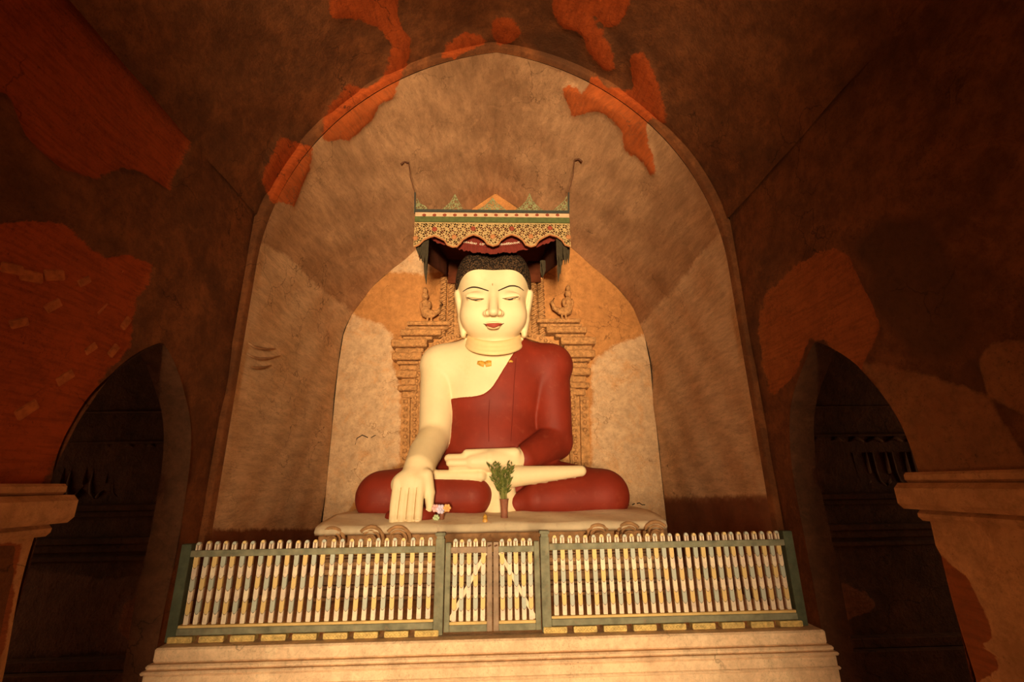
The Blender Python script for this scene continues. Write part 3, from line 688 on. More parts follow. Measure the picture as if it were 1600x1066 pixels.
# torso (under the robe)
T = newfield()
ell(T, P(772, 588, 6.22), (0.78, 0.40, 0.62), 0)
ell(T, P(770, 640, 6.2), (0.60, 0.40, 0.62), 0.2)
ell(T, P(768, 700, 6.15), (0.60, 0.42, 0.45), 0.2)
ell(T, (0.0, 6.1, 1.62), (1.0, 0.55, 0.34), 0.15)
for sx in (690, 860): ell(T, P(sx, 572, 6.25), (0.30, 0.30, 0.30), 0.22)
cone(T, P(772, 560, 6.22), P(772, 520, 6.15), 0.36, 0.28, 0.22)
# robed arm (viewer's right): shoulder, upper arm, forearm to the wrist
A = newfield()
SR, ER, WR = P(856, 575, 6.25), P(866, 690, 6.12), P(818, 718, 5.62)
cone(A, SR, ER, 0.285, 0.225, 0); cone(A, ER, WR, 0.225, 0.150, 0.02)
# legs folded in front
L = newfield()
KL, KR = P(597, 777, 5.72), P(943, 774, 5.72)
cone(L, (-0.5, 6.15, 1.60), KL, 0.33, 0.27, 0); cone(L, (0.5, 6.15, 1.60), KR, 0.33, 0.27, 0.05)
cone(L, KL, P(738, 775, 5.52), 0.265, 0.215, 0.08, (1, 1, 1)); cone(L, KR, P(838, 781, 5.54), 0.27, 0.185, 0.08)
cone(L, P(838, 781, 5.54), P(808, 787, 5.55), 0.185, 0.10, 0.01)
ell(L, P(642, 807, 5.24), (0.26, 0.16, 0.10), 0.05)                    # cloth running out under the hand
# head
Hd = newfield()
HC_ = P(771, 462, 6.08)
ell(Hd, HC_, (0.47, 0.50, 0.53), 0)
for sx in (746, 796): ell(Hd, P(sx, 443, 6.04), (0.275, 0.46, 0.40), 0.10)
ell(Hd, P(771, 492, 5.98), (0.425, 0.41, 0.46), 0.12)
ell(Hd, P(771, 505, 5.92), (0.34, 0.33, 0.27), 0.10)
ell(Hd, P(741, 492, 5.80), (0.17, 0.17, 0.2), 0.15); ell(Hd, P(801, 492, 5.80), (0.17, 0.17, 0.2), 0.15)
hair_base = Hd.copy()
FYN = 5.56
cone(Hd, P(771, 452, 5.60), P(771, 484, 5.515), 0.035, 0.062, 0.06)       # nose
ell(Hd, P(771, 488, 5.49), (0.062, 0.06, 0.05), 0.03)
for sx in (760, 782): ell(Hd, P(sx, 490, 5.545), (0.048, 0.055, 0.042), 0.02)
for sx in (742, 799): ell(Hd, P(sx, 463, 5.625), (0.125, 0.06, 0.055), 0.04)     # lowered eyelids
ell(Hd, P(771, 506, 5.56), (0.115, 0.05, 0.028), 0.03); ell(Hd, P(771, 511, 5.565), (0.085, 0.05, 0.032), 0.02)
for sx, s in ((715, -1), (828, 1)):                                       # long ears
    a = P(sx, 462, 6.0); b = P(sx-s*5, 500, 5.97); c = P(sx-s*9, 523, 5.95)
    cone(Hd, a, b, 0.085, 0.055, 0.02, (0.6, 1.3, 1)); cone(Hd, b, c, 0.055, 0.050, 0.02, (0.8, 1.3, 1))
NK = P(772, 535, 6.1)
cone(Hd, NK+np.array([0, 0, -0.12]), NK+np.array([0, 0, 0.25]), 0.33, 0.30, 0.05)
neck = newfield()
for z, R in ((0.085, 0.335), (0.035, 0.352), (-0.015, 0.370)): ring(neck, NK+np.array([0, -0.02, z]), R, 0.040, 0.006, 1.08, 0.62)
# bare arm (viewer's left) with the hand over the shin
B = newfield()
SL, EL, WL = P(690, 575, 6.25), P(680, 682, 6.0), P(655, 730, 5.36)
cone(B, SL, EL, 0.285, 0.205, 0); cone(B, EL, P(665, 708, 5.66), 0.205, 0.195, 0.04); cone(B, P(665, 708, 5.66), WL, 0.195, 0.168, 0.01)
cone(B, WL, P(644, 752, 5.24), 0.168, 0.14, 0.0, (1, 1, 1))
ell(B, P(640, 757, 5.19), (0.20, 0.10, 0.15), 0.05)
for i, (kx, tx, ty) in enumerate(((621, 614, 818), (633, 627, 820), (645.5, 640.5, 819), (657.5, 653, 815))):
    a = P(kx, 752, 5.15); m_ = P((kx+tx)/2-1, 788, 5.10); e_ = P(tx, ty-4, 5.06)
    cone(B, a, m_, 0.048, 0.0475, 0.004); cone(B, m_, e_, 0.0475, 0.044, 0.0)
cone(B, P(667, 742, 5.2), P(671, 770, 5.19), 0.065, 0.060, 0.04); cone(B, P(671, 770, 5.19), P(671.5, 794, 5.17), 0.058, 0.040, 0.012)
# hand lying in the lap, palm up, seen from its edge
Pm = newfield()
def slab_cone(D, a, b, ra, rb_, k=0.03): cone(D, a, b, ra, rb_, k, (1, 1.4, 1))
cone(Pm, P(822, 718, 5.64), P(800, 718, 5.52), 0.13, 0.135, 0); cone(Pm, P(800, 718, 5.52), P(765, 720, 5.42), 0.135, 0.125, 0.004); cone(Pm, P(765, 720, 5.42), P(738, 722, 5.40), 0.125, 0.09, 0.004)
cone(Pm, P(750, 716, 5.42), P(701, 716.5, 5.42), 0.055, 0.050, 0.01); cone(Pm, P(750, 723, 5.38), P(702.5, 723.5, 5.38), 0.050, 0.044, 0.008); cone(Pm, P(752, 730, 5.40), P(706, 730, 5.42), 0.046, 0.040, 0.008); cone(Pm, P(755, 733, 5.46), P(720, 733.5, 5.50), 0.04, 0.035, 0.008)
cone(Pm, P(805, 708, 5.44), P(729, 708.5, 5.40), 0.062, 0.046, 0.012)
# feet and the pale fold between the shins
Ft = newfield()
cone(Ft, P(672, 743, 5.50), P(750, 743.5, 5.40), 0.062, 0.066, 0)
cone(Ft, P(800, 745, 5.40), P(908, 736, 5.52), 0.118, 0.062, 0)
ell(Ft, P(780, 742, 5.52), (0.22, 0.12, 0.16), 0.06)
cone(Ft, P(783, 752, 5.56), P(783, 796, 5.54), 0.15, 0.20, 0.05, (1, 0.6, 1))
body = smin(smin(smin(T, A, 0.05), L, 0.05), smin(smin(B, Pm, 0.02), Ft, 0.01), 0.0)
body = smin(np.minimum(smin(T, B, 0.02), body), Hd, 0.05)
bedz = (1.185+0.085*np.clip((AX[1]-TY)/0.5, 0, 1)**0.8)[None, :, None]-AX[2][None, None, :]      # everything rests on the mortar bed
body = np.maximum(body, bedz)
skin = fastmesh('body', *surface(body), M['skin'], statue)
# robe: torso right of the shoulder line or below the chest line, the covered arm, the legs
def region(X, Y, Zz):
    a, b = P(812, 538, 5.95), P(771, 603, 5.82)          # diagonal edge over the chest
    nx, nz = -(b[2]-a[2]), (b[0]-a[0]); ln = math.hypot(nx, nz); nx, nz = nx/ln, nz/ln
    d1 = -((X-a[0])*nx+(Zz-a[2])*nz)
    d2 = Zz-P(735, 619, 5.80)[2]
    return smin(d1, d2, 0.16)
Xg, Yg, Zg = AX[0][:, None, None], AX[1][None, :, None], AX[2][None, None, :]
reg = region(Xg, Yg, Zg).astype(np.float32)
t_ = np.maximum(T-0.016, np.broadcast_to(reg, T.shape))
sleeve_cut = np.float32(P(813, 718, 5.45)[0]) - Xg                         # sleeve ends at the wrist
a_ = np.maximum(A-0.016, np.where(Yg < 5.85, sleeve_cut, -1).astype(np.float32))
lcut = np.broadcast_to(np.where(Zg < 1.215, 1.225-Zg, -1).astype(np.float32), L.shape)
l_ = L-0.012
leftcut = np.float32(0) 
rob = np.maximum(smin(smin(t_, a_, 0.04), l_, 0.03), bedz)
robe = fastmesh('robe', *surface(rob), M['robe'], statue); robe['label'] = 'dark red painted robe over one shoulder and both legs'
del t_, a_, l_
# neck folds
nk = fastmesh('neck_fold', *surface(neck), M['neck'], statue); nk['label'] = 'ochre neck folds'
# hair cap
hb = hair_base-0.03
zh = P(771, 423, 5.62)[2]
front = (zh-0.02*(Xg/0.4)**2-0.07*((Xg/0.46)**6) - Zg)+0.0*Yg
backp = 5.92-Yg+0.0*Xg+0.0*Zg; low = (P(716, 485, 6.0)[2]-Zg)
cut = np.minimum(front, np.maximum(backp, low)).astype(np.float32)
hb = np.maximum(hb, np.broadcast_to(cut, hb.shape))
ush = P(772, 404, 6.25); ell(hb, ush+np.array([0, 0.05, 0.0]), (0.26, 0.24, 0.16), 0.03)
hair = fastmesh('hair', *surface(hb), M['hair'], statue); hair['label'] = 'dark tightly curled hair cap'
# painted features laid on the surface
def bvh_of(o):
    me = o.data; n = len(me.vertices); co = np.empty(n*3, np.float32); me.vertices.foreach_get('co', co); co = co.reshape(-1, 3)+WLOC[o.name]
    li = np.empty(len(me.loops), np.int32); me.loops.foreach_get('vertex_index', li)
    return BVHTree.FromPolygons([Vector(c) for c in co.tolist()], li.reshape(-1, 4).tolist())
tree = bvh_of(skin)
def hit(x, y, tr=None):
    d = Vector(ray(x, y)).normalized(); r = (tr or tree).ray_cast(Vector(CAM), d)
    return (np.array(r[0]), np.array(r[1])) if r[0] is not None else (None, None)
def stroke(name, pts, wid, mat, lift=0.006, n=26):
    """painted line: pts in px, wid = list of px widths"""
    pts = np.array(pts, float); t0 = np.linspace(0, 1, len(pts)); t = np.linspace(0, 1, n)
    # smooth interpolation through the points
    xs_ = np.interp(t, t0, pts[:, 0]); ys_ = np.interp(t, t0, pts[:, 1])
    for _ in range(3): xs_[1:-1] = (xs_[:-2]+2*xs_[1:-1]+xs_[2:])/4; ys_[1:-1] = (ys_[:-2]+2*ys_[1:-1]+ys_[2:])/4
    ws = np.interp(t, np.linspace(0, 1, len(wid)), wid)
    V = []; ok = True
    for i in range(n):
        tx = xs_[min(i+1, n-1)]-xs_[max(i-1, 0)]; ty = ys_[min(i+1, n-1)]-ys_[max(i-1, 0)]; l = math.hypot(tx, ty)+1e-9; nx, ny = -ty/l, tx/l
        for s in (-0.5, 0.0, 0.5):
            p, no = hit(xs_[i]+nx*ws[i]*s, ys_[i]+ny*ws[i]*s)
            if p is None: return
            V.append(p+no*(lift if s == 0 else lift*0.7)*(1 if no@(CAM-p) > 0 else -1))
    Fc = [(i*3+j, i*3+j+1, (i+1)*3+j+1, (i+1)*3+j) for i in range(n-1) for j in (0, 1)]
    o = mesh(name, V, Fc, mat, statue, True); s_ = o.modifiers.new('s', 'SOLIDIFY'); s_.thickness = 0.006; s_.offset = 0; return o
zf = lambda pts: Z((660, 390), 1380/220, pts)
stroke('eyebrow', zf([(400,412),(440,385),(490,368),(540,372),(590,388),(650,408)]), [0.4, 1.3, 2.0, 2.0, 1.7, 1.3], M['ink'])
stroke('eyebrow', zf([(742,406),(800,380),(850,358),(900,355),(945,368),(990,402)]), [1.3, 1.7, 2.0, 2.0, 1.3, 0.4], M['ink'])
stroke('upper_lid_line', zf([(438,468),(480,486),(520,492),(560,490),(605,486)]), [0.6, 0.9, 1.1, 0.9, 0.4], M['ink'])
stroke('upper_lid_line', zf([(785,480),(830,486),(860,486),(895,474),(942,462)]), [0.4, 0.9, 1.1, 0.9, 0.6], M['ink'])
stroke('iris', zf([(495,492),(525,496),(550,492)]), [0.8, 2.2, 0.8], M['ink'], 0.007, 10); stroke('iris', zf([(835,488),(862,491),(888,484)]), [0.8, 2.2, 0.8], M['ink'], 0.007, 10)
stroke('eyelid_crease', zf([(450,466),(500,474),(550,480),(600,482)]), [0.4, 0.7, 0.6, 0.4], M['crease']); stroke('eyelid_crease', zf([(800,480),(850,470),(900,462),(935,460)]), [0.4, 0.7, 0.6, 0.4], M['crease'])
stroke('lower_lid_line', zf([(480,492),(530,506),(570,502),(600,488)]), [0.4, 0.6, 0.6, 0.3], M['crease']); stroke('lower_lid_line', zf([(800,486),(840,500),(880,494),(915,476)]), [0.3, 0.6, 0.6, 0.4], M['crease'])
stroke('lip', zf([(610,734),(650,733),(697,737),(740,731),(785,728)]), [0.4, 3.2, 4.2, 3.2, 0.4], M['lip'], 0.007); stroke('lip', zf([(628,742),(660,748),(697,752),(735,746),(768,738)]), [0.5, 3.0, 4.4, 3.0, 0.5], M['lip'], 0.006)
stroke('mouth_corner', zf([(598,727),(612,731),(628,736)]), [0.3, 0.9, 0.4], M['ink'], 0.008, 8); stroke('mouth_corner', zf([(770,733),(785,729),(798,722)]), [0.4, 0.9, 0.3], M['ink'], 0.008, 8)
stroke('nostril_line', zf([(640,582),(618,610),(622,645),(660,652)]), [0.4, 0.7, 0.8, 0.4], M['crease'], 0.006, 16); stroke('nostril_line', zf([(750,580),(776,605),(774,640),(740,652)]), [0.4, 0.7, 0.8, 0.4], M['crease'], 0.006, 16)
stroke('nose_tip_line', zf([(660,652),(697,664),(735,652)]), [0.4, 0.8, 0.4], M['crease'], 0.006, 10)
stroke('forehead_mark', zf([(688,335),(688,345),(688,355)]), [0.5, 0.9, 0.5], M['crease'], 0.006, 8)
for pts, wd in (([(746,567),(752,568),(757,570)], [5, 9, 8]), ([(758,570),(763,568),(768,568)], [8, 10, 8])): stroke('gold_leaf_patch', pts, wd, M['gold'], 0.006, 8)
rt_tree = bvh_of(robe); sk_tree = tree; tree = rt_tree
stroke('gold_leaf_patch', [(795,566),(798,564),(801,566)], [2, 4, 2], M['gold'], 0.006, 8)
stroke('robe_fold', [(806,560),(803,600),(801,640),(798,690)], [0.5, 1.0, 1.0, 0.5], M['fold'], 0.004); stroke('robe_fold', [(765,625),(763,660),(764,690)], [0.4, 0.8, 0.4], M['fold'], 0.004)
tree = sk_tree
for x0, x1 in ((627, 620.5), (639.5, 634), (651.5, 647)): stroke('finger_shade_line', [(x0, 762), ((x0+x1)/2-0.3, 788), (x1, 812)], [0.3, 0.9, 0.8], M['crease'], 0.003, 18)  # brown lines painted as the shade between the fingers
stroke('fingernail', [(611,817),(614,820),(618,818)], [1, 5, 1], M['slab'], 0.004, 8)
for x, y in ((627, 818), (640, 817), (652, 813)): stroke('fingernail', [(x-4, y), (x, y+2), (x+4, y)], [1, 5, 1], M['slab'], 0.004, 8)

# ------------------------------------------------------------------ canopy
CY = 5.35
can = thing('hanging_canopy', 'hanging metal and cloth canopy with scalloped fretwork front above the statue head', 'canopy', (0, 6.0, 4.55))
cz = lambda y: P(770, y, CY)[2]
cxl, cxr = P(648, 350, CY)[0], P(890, 350, CY)[0]
zC = lambda pts: Z((630, 280), 1600/280, pts)
def cxz(pts): return [(P(x, y, CY)[0], P(x, y, CY)[2]) for x, y in pts]
def strip(name, y0, y1, mat, th, parent=can, dy=0.0):
    mb = MB(); mb.box(cxl, cxr, CY+dy-th, CY+0.02, cz(y1), cz(y0), 0.004); return mb.build(name, mat, parent)
strip('dark_band', 329, 333, M['band_dark'], 0.02); pk = strip('rosette_band', 333.3, 340, M['band_pink'], 0.012)
strip('green_band', 340.3, 348.5, M['band_green'], 0.022)
for i in range(14):
    x = 663+i*16.0; q = P(x, 337, CY); mb = MB(); mb.ell((q[0], CY-0.014, q[2]), (0.026, 0.012, 0.02), 8, 5); mb.build('rosette', M['maroon'], pk, True)
# scalloped valance: outline, cut through by many small holes
low = zC([(95,610),(140,590),(185,545),(235,522),(280,508),(330,530),(370,550),(395,590),(440,608),(480,605),(510,575),(530,545),(580,515),(630,497),(680,515),(725,545),(750,580),(800,600),(850,585),(870,550),(920,515),(970,497),(1020,515),(1065,545),(1095,590),(1140,606),(1180,595),(1210,550),(1260,520),(1310,498),(1370,515),(1420,550),(1445,590),(1488,605)])
low_w = np.array(cxz(low)); ztop = cz(348)
NX, NZ_ = 300, 44
xs_ = np.linspace(cxl, cxr, NX+1); zl = np.interp(xs_, low_w[:, 0], low_w[:, 1])
V = []; 
for i in range(NX+1):
    for j in range(NZ_+1): V.append((xs_[i], CY, zl[i]+(ztop-zl[i])*j/NZ_))
V = np.array(V); cc = V.reshape(NX+1, NZ_+1, 3); cen = (cc[:-1, :-1]+cc[1:, 1:])/2
# pierced pattern: curling rings with gaps around round bosses
cx_, cz_ = cen[..., 0], cen[..., 2]
period = (cxr-cxl)/4.06; bx = cxl+0.045
ph = ((cx_-cxl)/period)
def f2(x, z): return np.sin(x*118+1.7*np.sin(z*61))*np.sin(z*112+1.7*np.sin(x*57))
hole = f2(cx_, cz_) > 0.10
edge_d = (cz_-np.interp(cx_, low_w[:, 0], low_w[:, 1])); hole &= edge_d > 0.028; hole &= (ztop-cz_) > 0.02
bosses = [P(x, y, CY) for x, y in zC([(280,450),(625,445),(970,445),(1310,440),(455,520),(800,515),(1140,515),(110,530),(1475,520)])]
for q in bosses: hole &= (cx_-q[0])**2+(cz_-q[2])**2 > 0.036**2
keep = ~hole; q = (np.arange(NX)[:, None]*(NZ_+1)+np.arange(NZ_)[None, :])
Fq = np.stack([q, q+NZ_+1, q+NZ_+2, q+1], -1)[keep]
val = mesh('scalloped_valance', V, Fq.tolist(), M['lace'], can); s_ = val.modifiers.new('s', 'SOLIDIFY'); s_.thickness = 0.008; s_.offset = 0
mb = MB(); mb.tube([(x, CY-0.006, z) for x, z in low_w], 0.011, 6); mb.build('valance_edging', M['edge'], val, True)
for i, q in enumerate(bosses): mb = MB(); mb.ell((q[0], CY-0.008, q[2]), (0.036, 0.012, 0.036), 10, 5); mb.build('boss', M['maroon'] if i < 4 else M['edge'], val, True)
# green pierced crest above the bands: half triangles at the ends, three in the middle
def crest(tri):
    a = np.array(cxz(tri)); x0, x1 = a[:, 0].min(), a[:, 0].max(); z0 = a[:, 1].min(); n = 44
    ax = a[np.argsort(a[:, 0])]
    top = lambda x: np.interp(x, ax[:, 0], ax[:, 1])
    xs2 = np.linspace(x0, x1, n+1); V = [(x, CY+0.005, z0+(max(top(x)-z0, 0.004))*j/16) for x in xs2 for j in range(17)]
    V = np.array(V); c2 = V.reshape(n+1, 17, 3); ce = (c2[:-1, :-1]+c2[1:, 1:])/2; kp = ~((f2(ce[..., 0], ce[..., 2]) > 0.12))
    kp[:, 0] = True; kp[:, -1] = True
    q = (np.arange(n)[:, None]*17+np.arange(16)[None, :]); Fq = np.stack([q, q+17, q+18, q+1], -1)[kp]
    o = mesh('crest', V, Fq.tolist(), M['lace_green'], can); s2 = o.modifiers.new('s', 'SOLIDIFY'); s2.thickness = 0.008; s2.offset = 0
crest(zC([(104,285),(104,130),(122,165),(150,215),(200,240),(230,285)])); crest(zC([(330,285),(380,240),(420,205),(462,130),(505,215),(550,285)])); crest(zC([(640,285),(720,240),(760,205),(798,165),(840,215),(880,240),(930,285)])); crest(zC([(985,285),(1060,235),(1100,190),(1128,120),(1155,190),(1200,240),(1260,285)])); crest(zC([(1330,285),(1400,225),(1440,190),(1462,145),(1478,125),(1479,285)]))
for x in (648.5, 888.5):
    mb = MB(); mb.tube([P(x, 334, CY), P(x, 301, CY)], 0.011, 6); mb.build('corner_rod', M['band_dark'], can)
# body of the canopy: cloth sides narrowing to the wall, cloth ceiling
zb_f, zt_ = cz(384), cz(333); YBk = 6.82
bl, br_ = P(700, 432, YBk), P(845, 432, YBk)
def quad(name, pts, mat, n=10, sag=0.0):
    a, b, c, d = [np.array(p, float) for p in pts]; rows = []
    for i in range(n+1):
        t = i/n; r = []
        for j in range(n+1):
            s = j/n; p = (a*(1-s)+b*s)*(1-t)+(d*(1-s)+c*s)*t; p = p+np.array([0, 0.012*sin(s*25+t*3), -sag*sin(pi*s)*sin(pi*t)]); r.append(p)
        rows.append(r)
    V = np.array(rows).reshape(-1, 3); m = n+1; Fq = [(i*m+j, i*m+j+1, (i+1)*m+j+1, (i+1)*m+j) for i in range(n) for j in range(n)]
    o = mesh(name, V, Fq, mat, can, True); s_ = o.modifiers.new('s', 'SOLIDIFY'); s_.thickness = 0.012; s_.offset = 0; return o
zbk = bl[2]
quad('side_cloth', [(cxl+.06, CY+.10, zb_f-.12), (cxl+.02, CY+.02, zt_), (bl[0], YBk, zt_+.05), (bl[0], YBk, zbk)], M['cloth'])
quad('side_cloth', [(cxr-.06, CY+.10, zb_f-.12), (cxr-.02, CY+.02, zt_), (br_[0], YBk, zt_+.05), (br_[0], YBk, zbk)], M['cloth'])
quad('back_cloth', [(bl[0], YBk, zbk-0.12), (bl[0], YBk, zt_+.05), (br_[0], YBk, zt_+.05), (br_[0], YBk, zbk-0.10)], M['cloth'])
quad('ceiling_cloth', [(cxl+.02, CY+.02, zt_-.01), (cxr-.02, CY+.02, zt_-.01), (br_[0], YBk, zt_+.04), (bl[0], YBk, zt_+.04)], M['cloth'], 16, 0.06)
# red banner with fringe hung just behind the valance, its lower edge curved
def hung(name, Y, xpts, ytop, ybot, mat, rag=0.0):
    V = []; n = 90
    for i in range(n+1):
        x = xpts[0]+(xpts[1]-xpts[0])*i/n; yt = ytop(x); yb = ybot(x)+rag*random.random(); V += [P(x, yt, Y), P(x, (yt+yb)/2, Y), P(x, yb, Y)]
    Fq = [(i*3+j, i*3+j+1, i*3+j+4, i*3+j+3) for i in range(n) for j in (0, 1)]
    o = mesh(name, V, Fq, mat, can); s_ = o.modifiers.new('s', 'SOLIDIFY'); s_.thickness = 0.008; return o
yb_c = lambda x: 384.5-8*((x-770)/60.0)**2
bn = hung('banner', CY+0.12, (668, 868), lambda x: 355.0, lambda x: yb_c(x)+2, M['fringe'])
hung('banner_fringe', CY+0.125, (664, 874), lambda x: min(yb_c(x), 380)-4, lambda x: yb_c(x)+10, M['fringe'], 3.0)
# the two lines of lettering on the banner: curled strokes, as far as they can be read
def glyphs(x0, x1):
    mb = MB(); x = x0; Yb = CY+0.11
    y_c = lambda x: yb_c(x)-2.2
    while x < x1:
        kind = random.choice('oocuds'); r = random.uniform(1.0, 1.5)
        a0, a1 = {'o': (0, 360), 'c': (50, 310), 'u': (180, 360), 'd': (-90, 200), 's': (0, 300)}[kind]
        pts = [P(x+r*cos(radians(a)), y_c(x)+r*0.9*sin(radians(a)), Yb) for a in np.linspace(a0, a1, 9)]; mb.tube(pts, 0.0042, 4)
        if kind == 's': mb.tube([P(x+r, y_c(x), Yb), P(x+r+0.6, y_c(x)-2.4, Yb)], 0.004, 4)
        x += 2*r+random.uniform(0.2, 1.1)
    o = mb.build('lettering', M['letters'], bn); o['kind'] = 'stuff'
glyphs(722, 745); glyphs(751, 764); glyphs(779, 817)
# hanging tassels at the front corners
def tassel(x0, x1, ytop, n, lens, seed):
    random.seed(seed); mb = MB()
    for i in range(n):
        x = x0+(x1-x0)*(i+0.5)/n; l = lens(i/n)*random.uniform(0.75, 1.1); Yt = CY+0.05+random.random()*0.15
        mb.tube([P(x, ytop, Yt), P(x+random.uniform(-1, 1), ytop+l*0.6, Yt), P(x+random.uniform(-1.5, 1.5), ytop+l, Yt)], [0.028, 0.022, 0.004], 5)
    mb.build('tassel', M['tassel'], can)
tassel(651, 668, 375, 10, lambda t: 22+30*t if t < .8 else 40, 3); tassel(664, 667, 400, 2, lambda t: 44, 5)
tassel(871, 888, 372, 10, lambda t: 44-8*t, 4); tassel(872, 876, 395, 2, lambda t: 44, 6); tassel(846, 850, 408, 2, lambda t: 32, 8)
for x, s in ((648.5, -1), (888.5, 1)):          # suspension wires up to hooks in the vault
    a = P(x, 301, CY); xx = abs(a[0]-XC)+0.12
    tv = (CY+0.05-YF)/(YB-YF); pv = fh*(1-tv)+bh*tv; top = np.array([XC+s*xx, CY+0.05, np.interp(-xx, -pv[:, 0], pv[:, 1])-0.01])
    mb = MB(); mb.tube([a, (a+top)/2+np.array([s*0.02, 0, 0]), top], 0.006, 5); mb.tube([top, top+np.array([s*0.05, -0.05, -0.02]), top+np.array([s*0.09, -0.06, -0.07])], 0.014, 6); mb.build('suspension_wire', M['wire'], can)

# ------------------------------------------------------------------ offerings on the throne edge
def on_bed(x, y):
    best = min(np.linspace(4.96, 5.45, 200), key=lambda Y: abs(P(x, y, Y)[2]-(1.194+0.085*((Y-TY)/0.5)**0.8))); q = P(x, y, best)
    q[2] = 1.200+0.085*((best-TY)/0.5)**0.8; return q
vb = on_bed(788, 813)
vs_t = thing('vase_of_greenery', 'slim brown clay vase of leafy green sprigs before the statue', 'vase', vb)
mb = MB(); mb.lathe(vb, [(0.034, 0), (0.040, 0.01), (0.036, 0.05), (0.038, 0.12), (0.045, 0.19), (0.050, 0.205), (0.042, 0.205), (0.036, 0.17)], 18); mb.build('vase', M['vase'], vs_t, True)
random.seed(11)
lm = None
for i in range(17):
    a = random.uniform(0, 2*pi); sp_ = random.uniform(0.3, 1.0); h = random.uniform(0.20, 0.37)
    top = vb+np.array([cos(a)*0.19*sp_, sin(a)*0.10*sp_, 0.2+h]); b0 = vb+np.array([cos(a)*0.02, sin(a)*0.02, 0.16]); mid = (b0+top)/2+np.array([-cos(a)*0.02, 0, 0.02])
    mb = MB(); mb.tube([b0, mid, top], [0.005, 0.004, 0.002], 4)
    st = mb.build('sprig', M['stem'], vs_t)
    mb = MB()
    for k in range(11):
        t = 0.28+0.72*k/10; p = (b0*(1-t)**2+2*mid*t*(1-t)+top*t*t); an = random.uniform(0, 2*pi); l = random.uniform(0.05, 0.085)
        d = np.array([cos(an)*0.75, sin(an)*0.75, 0.65]); d /= np.linalg.norm(d); sd = np.cross(d, (0.3, 1, 0.2)); sd /= np.linalg.norm(sd)
        mb.add([p, p+d*l*0.5+sd*0.009, p+d*l, p+d*l*0.5-sd*0.009, p+d*l*0.5+np.cross(d, sd)*0.004], [(0, 1, 4), (1, 2, 4), (2, 3, 4), (3, 0, 4), (0, 3, 2, 1)])
    lf = mb.build('leaf_cluster', M['leaf'], st); lf['kind'] = 'stuff'
fb = on_bed(690, 815)
fl_t = thing('flower_offering', 'small bunch of pastel paper flowers beside the statue hand', 'flowers', fb)
mb = MB(); mb.lathe(fb, [(0.022, 0), (0.026, 0.02), (0.024, 0.06), (0.03, 0.075), (0.024, 0.075)], 12); mb.build('cup', M['vase'], fl_t, True)
for nm_, dx, dz, mt, sz in (('pink_flower', -0.065, 0.125, 'fl_pink', 0.042), ('lilac_flower', -0.012, 0.115, 'fl_lilac', 0.05), ('orange_flower', 0.055, 0.125, 'fl_orange', 0.042), ('pale_leaf', -0.055, 0.03, 'fl_green', 0.036)):
    c = fb+np.array([dx, -0.02, dz]); mb = MB()
    for k in range(6): an = 2*pi*k/6; mb.ell(c+np.array([cos(an)*sz*0.6, -0.008*(k % 2), sin(an)*sz*0.6]), (sz*0.45, 0.016, sz*0.42), 7, 5)
    mb.ell(c+np.array([0, -0.014, 0]), (sz*0.3, 0.014, sz*0.3), 7, 5)
    mb.tube([c+np.array([0, 0.01, 0]), fb+np.array([0, 0, 0.05])], 0.005, 4); mb.build(nm_, M[mt], fl_t, True)
cb = on_bed(758, 820)
ct = thing('amber_jar', 'tiny amber oil jar on the front edge of the throne', 'jar', cb)
mb = MB(); mb.lathe(cb, [(0.022, 0), (0.026, 0.02), (0.026, 0.04), (0.018, 0.055)], 14); mb.build('jar_body', M['amber'], ct, True)
mb = MB(); mb.lathe(cb, [(0.02, 0.055), (0.022, 0.07), (0.012, 0.085), (0.004, 0.1)], 12); mb.build('lid', M['gold'], ct, True)

# ------------------------------------------------------------------ picket fence and gate
FY = 3.85; FB, FT = 0.60, 1.155         # bottom of the bottom rail, top of the top rail
def picket_mesh(phase):
    """bar with a round-headed tip and a slit in it, foot at z = 0"""
    w2, t2, h, ht = 0.0165, 0.010, 0.567, 0.016
    out = [(-w2, 0), (w2, 0), (w2, h-0.018)] + [(w2*cos(a), h-0.018+0.020*sin(a)) for a in np.linspace(0.4, pi-0.4, 6)] + [(-w2, h-0.018)]
    mb = MB(); mb.prism(out, 'y', -t2, t2)
    mb2 = MB(); slit = [(-0.005, h-0.075), (0.005, h-0.075), (0.005, h-0.022), (0, h-0.014), (-0.005, h-0.022)]; mb2.prism(slit, 'y', -t2-0.0015, -t2+0.002)
    n = len(mb.v); nf = len(mb.f); mb.add(mb2.v, mb2.f)
    me = bpy.data.meshes.new('picket'); me.from_pydata(mb.v, [], mb.f); me.materials.append(M['pk0'] if phase == 0 else M['pk1']); me.materials.append(M['rail_brown'])
    for p in me.polygons: p.material_index = 1 if p.index >= nf else 0
    bm = bmesh.new(); bm.from_mesh(me); bmesh.ops.recalc_face_normals(bm, faces=bm.faces[:]); bm.to_mesh(me); bm.free(); return me
PK = [picket_mesh(0), picket_mesh(1)]
BLK = None
def pickets(parent, loc, x0, x1, n, start=0, z=0.645):
    for i in range(n):
        x = x0+(x1-x0)*(i+0.5)/n; o = bpy.data.objects.new('picket', PK[(i+start) % 2]); link(o, parent)
        o.location = (x-loc[0], FY+0.004-loc[1]+random.uniform(-.002, .002), z-loc[2]+random.uniform(-0.004, 0.004)); o.rotation_euler = (0, radians(random.uniform(-0.5, 0.5)), 0)
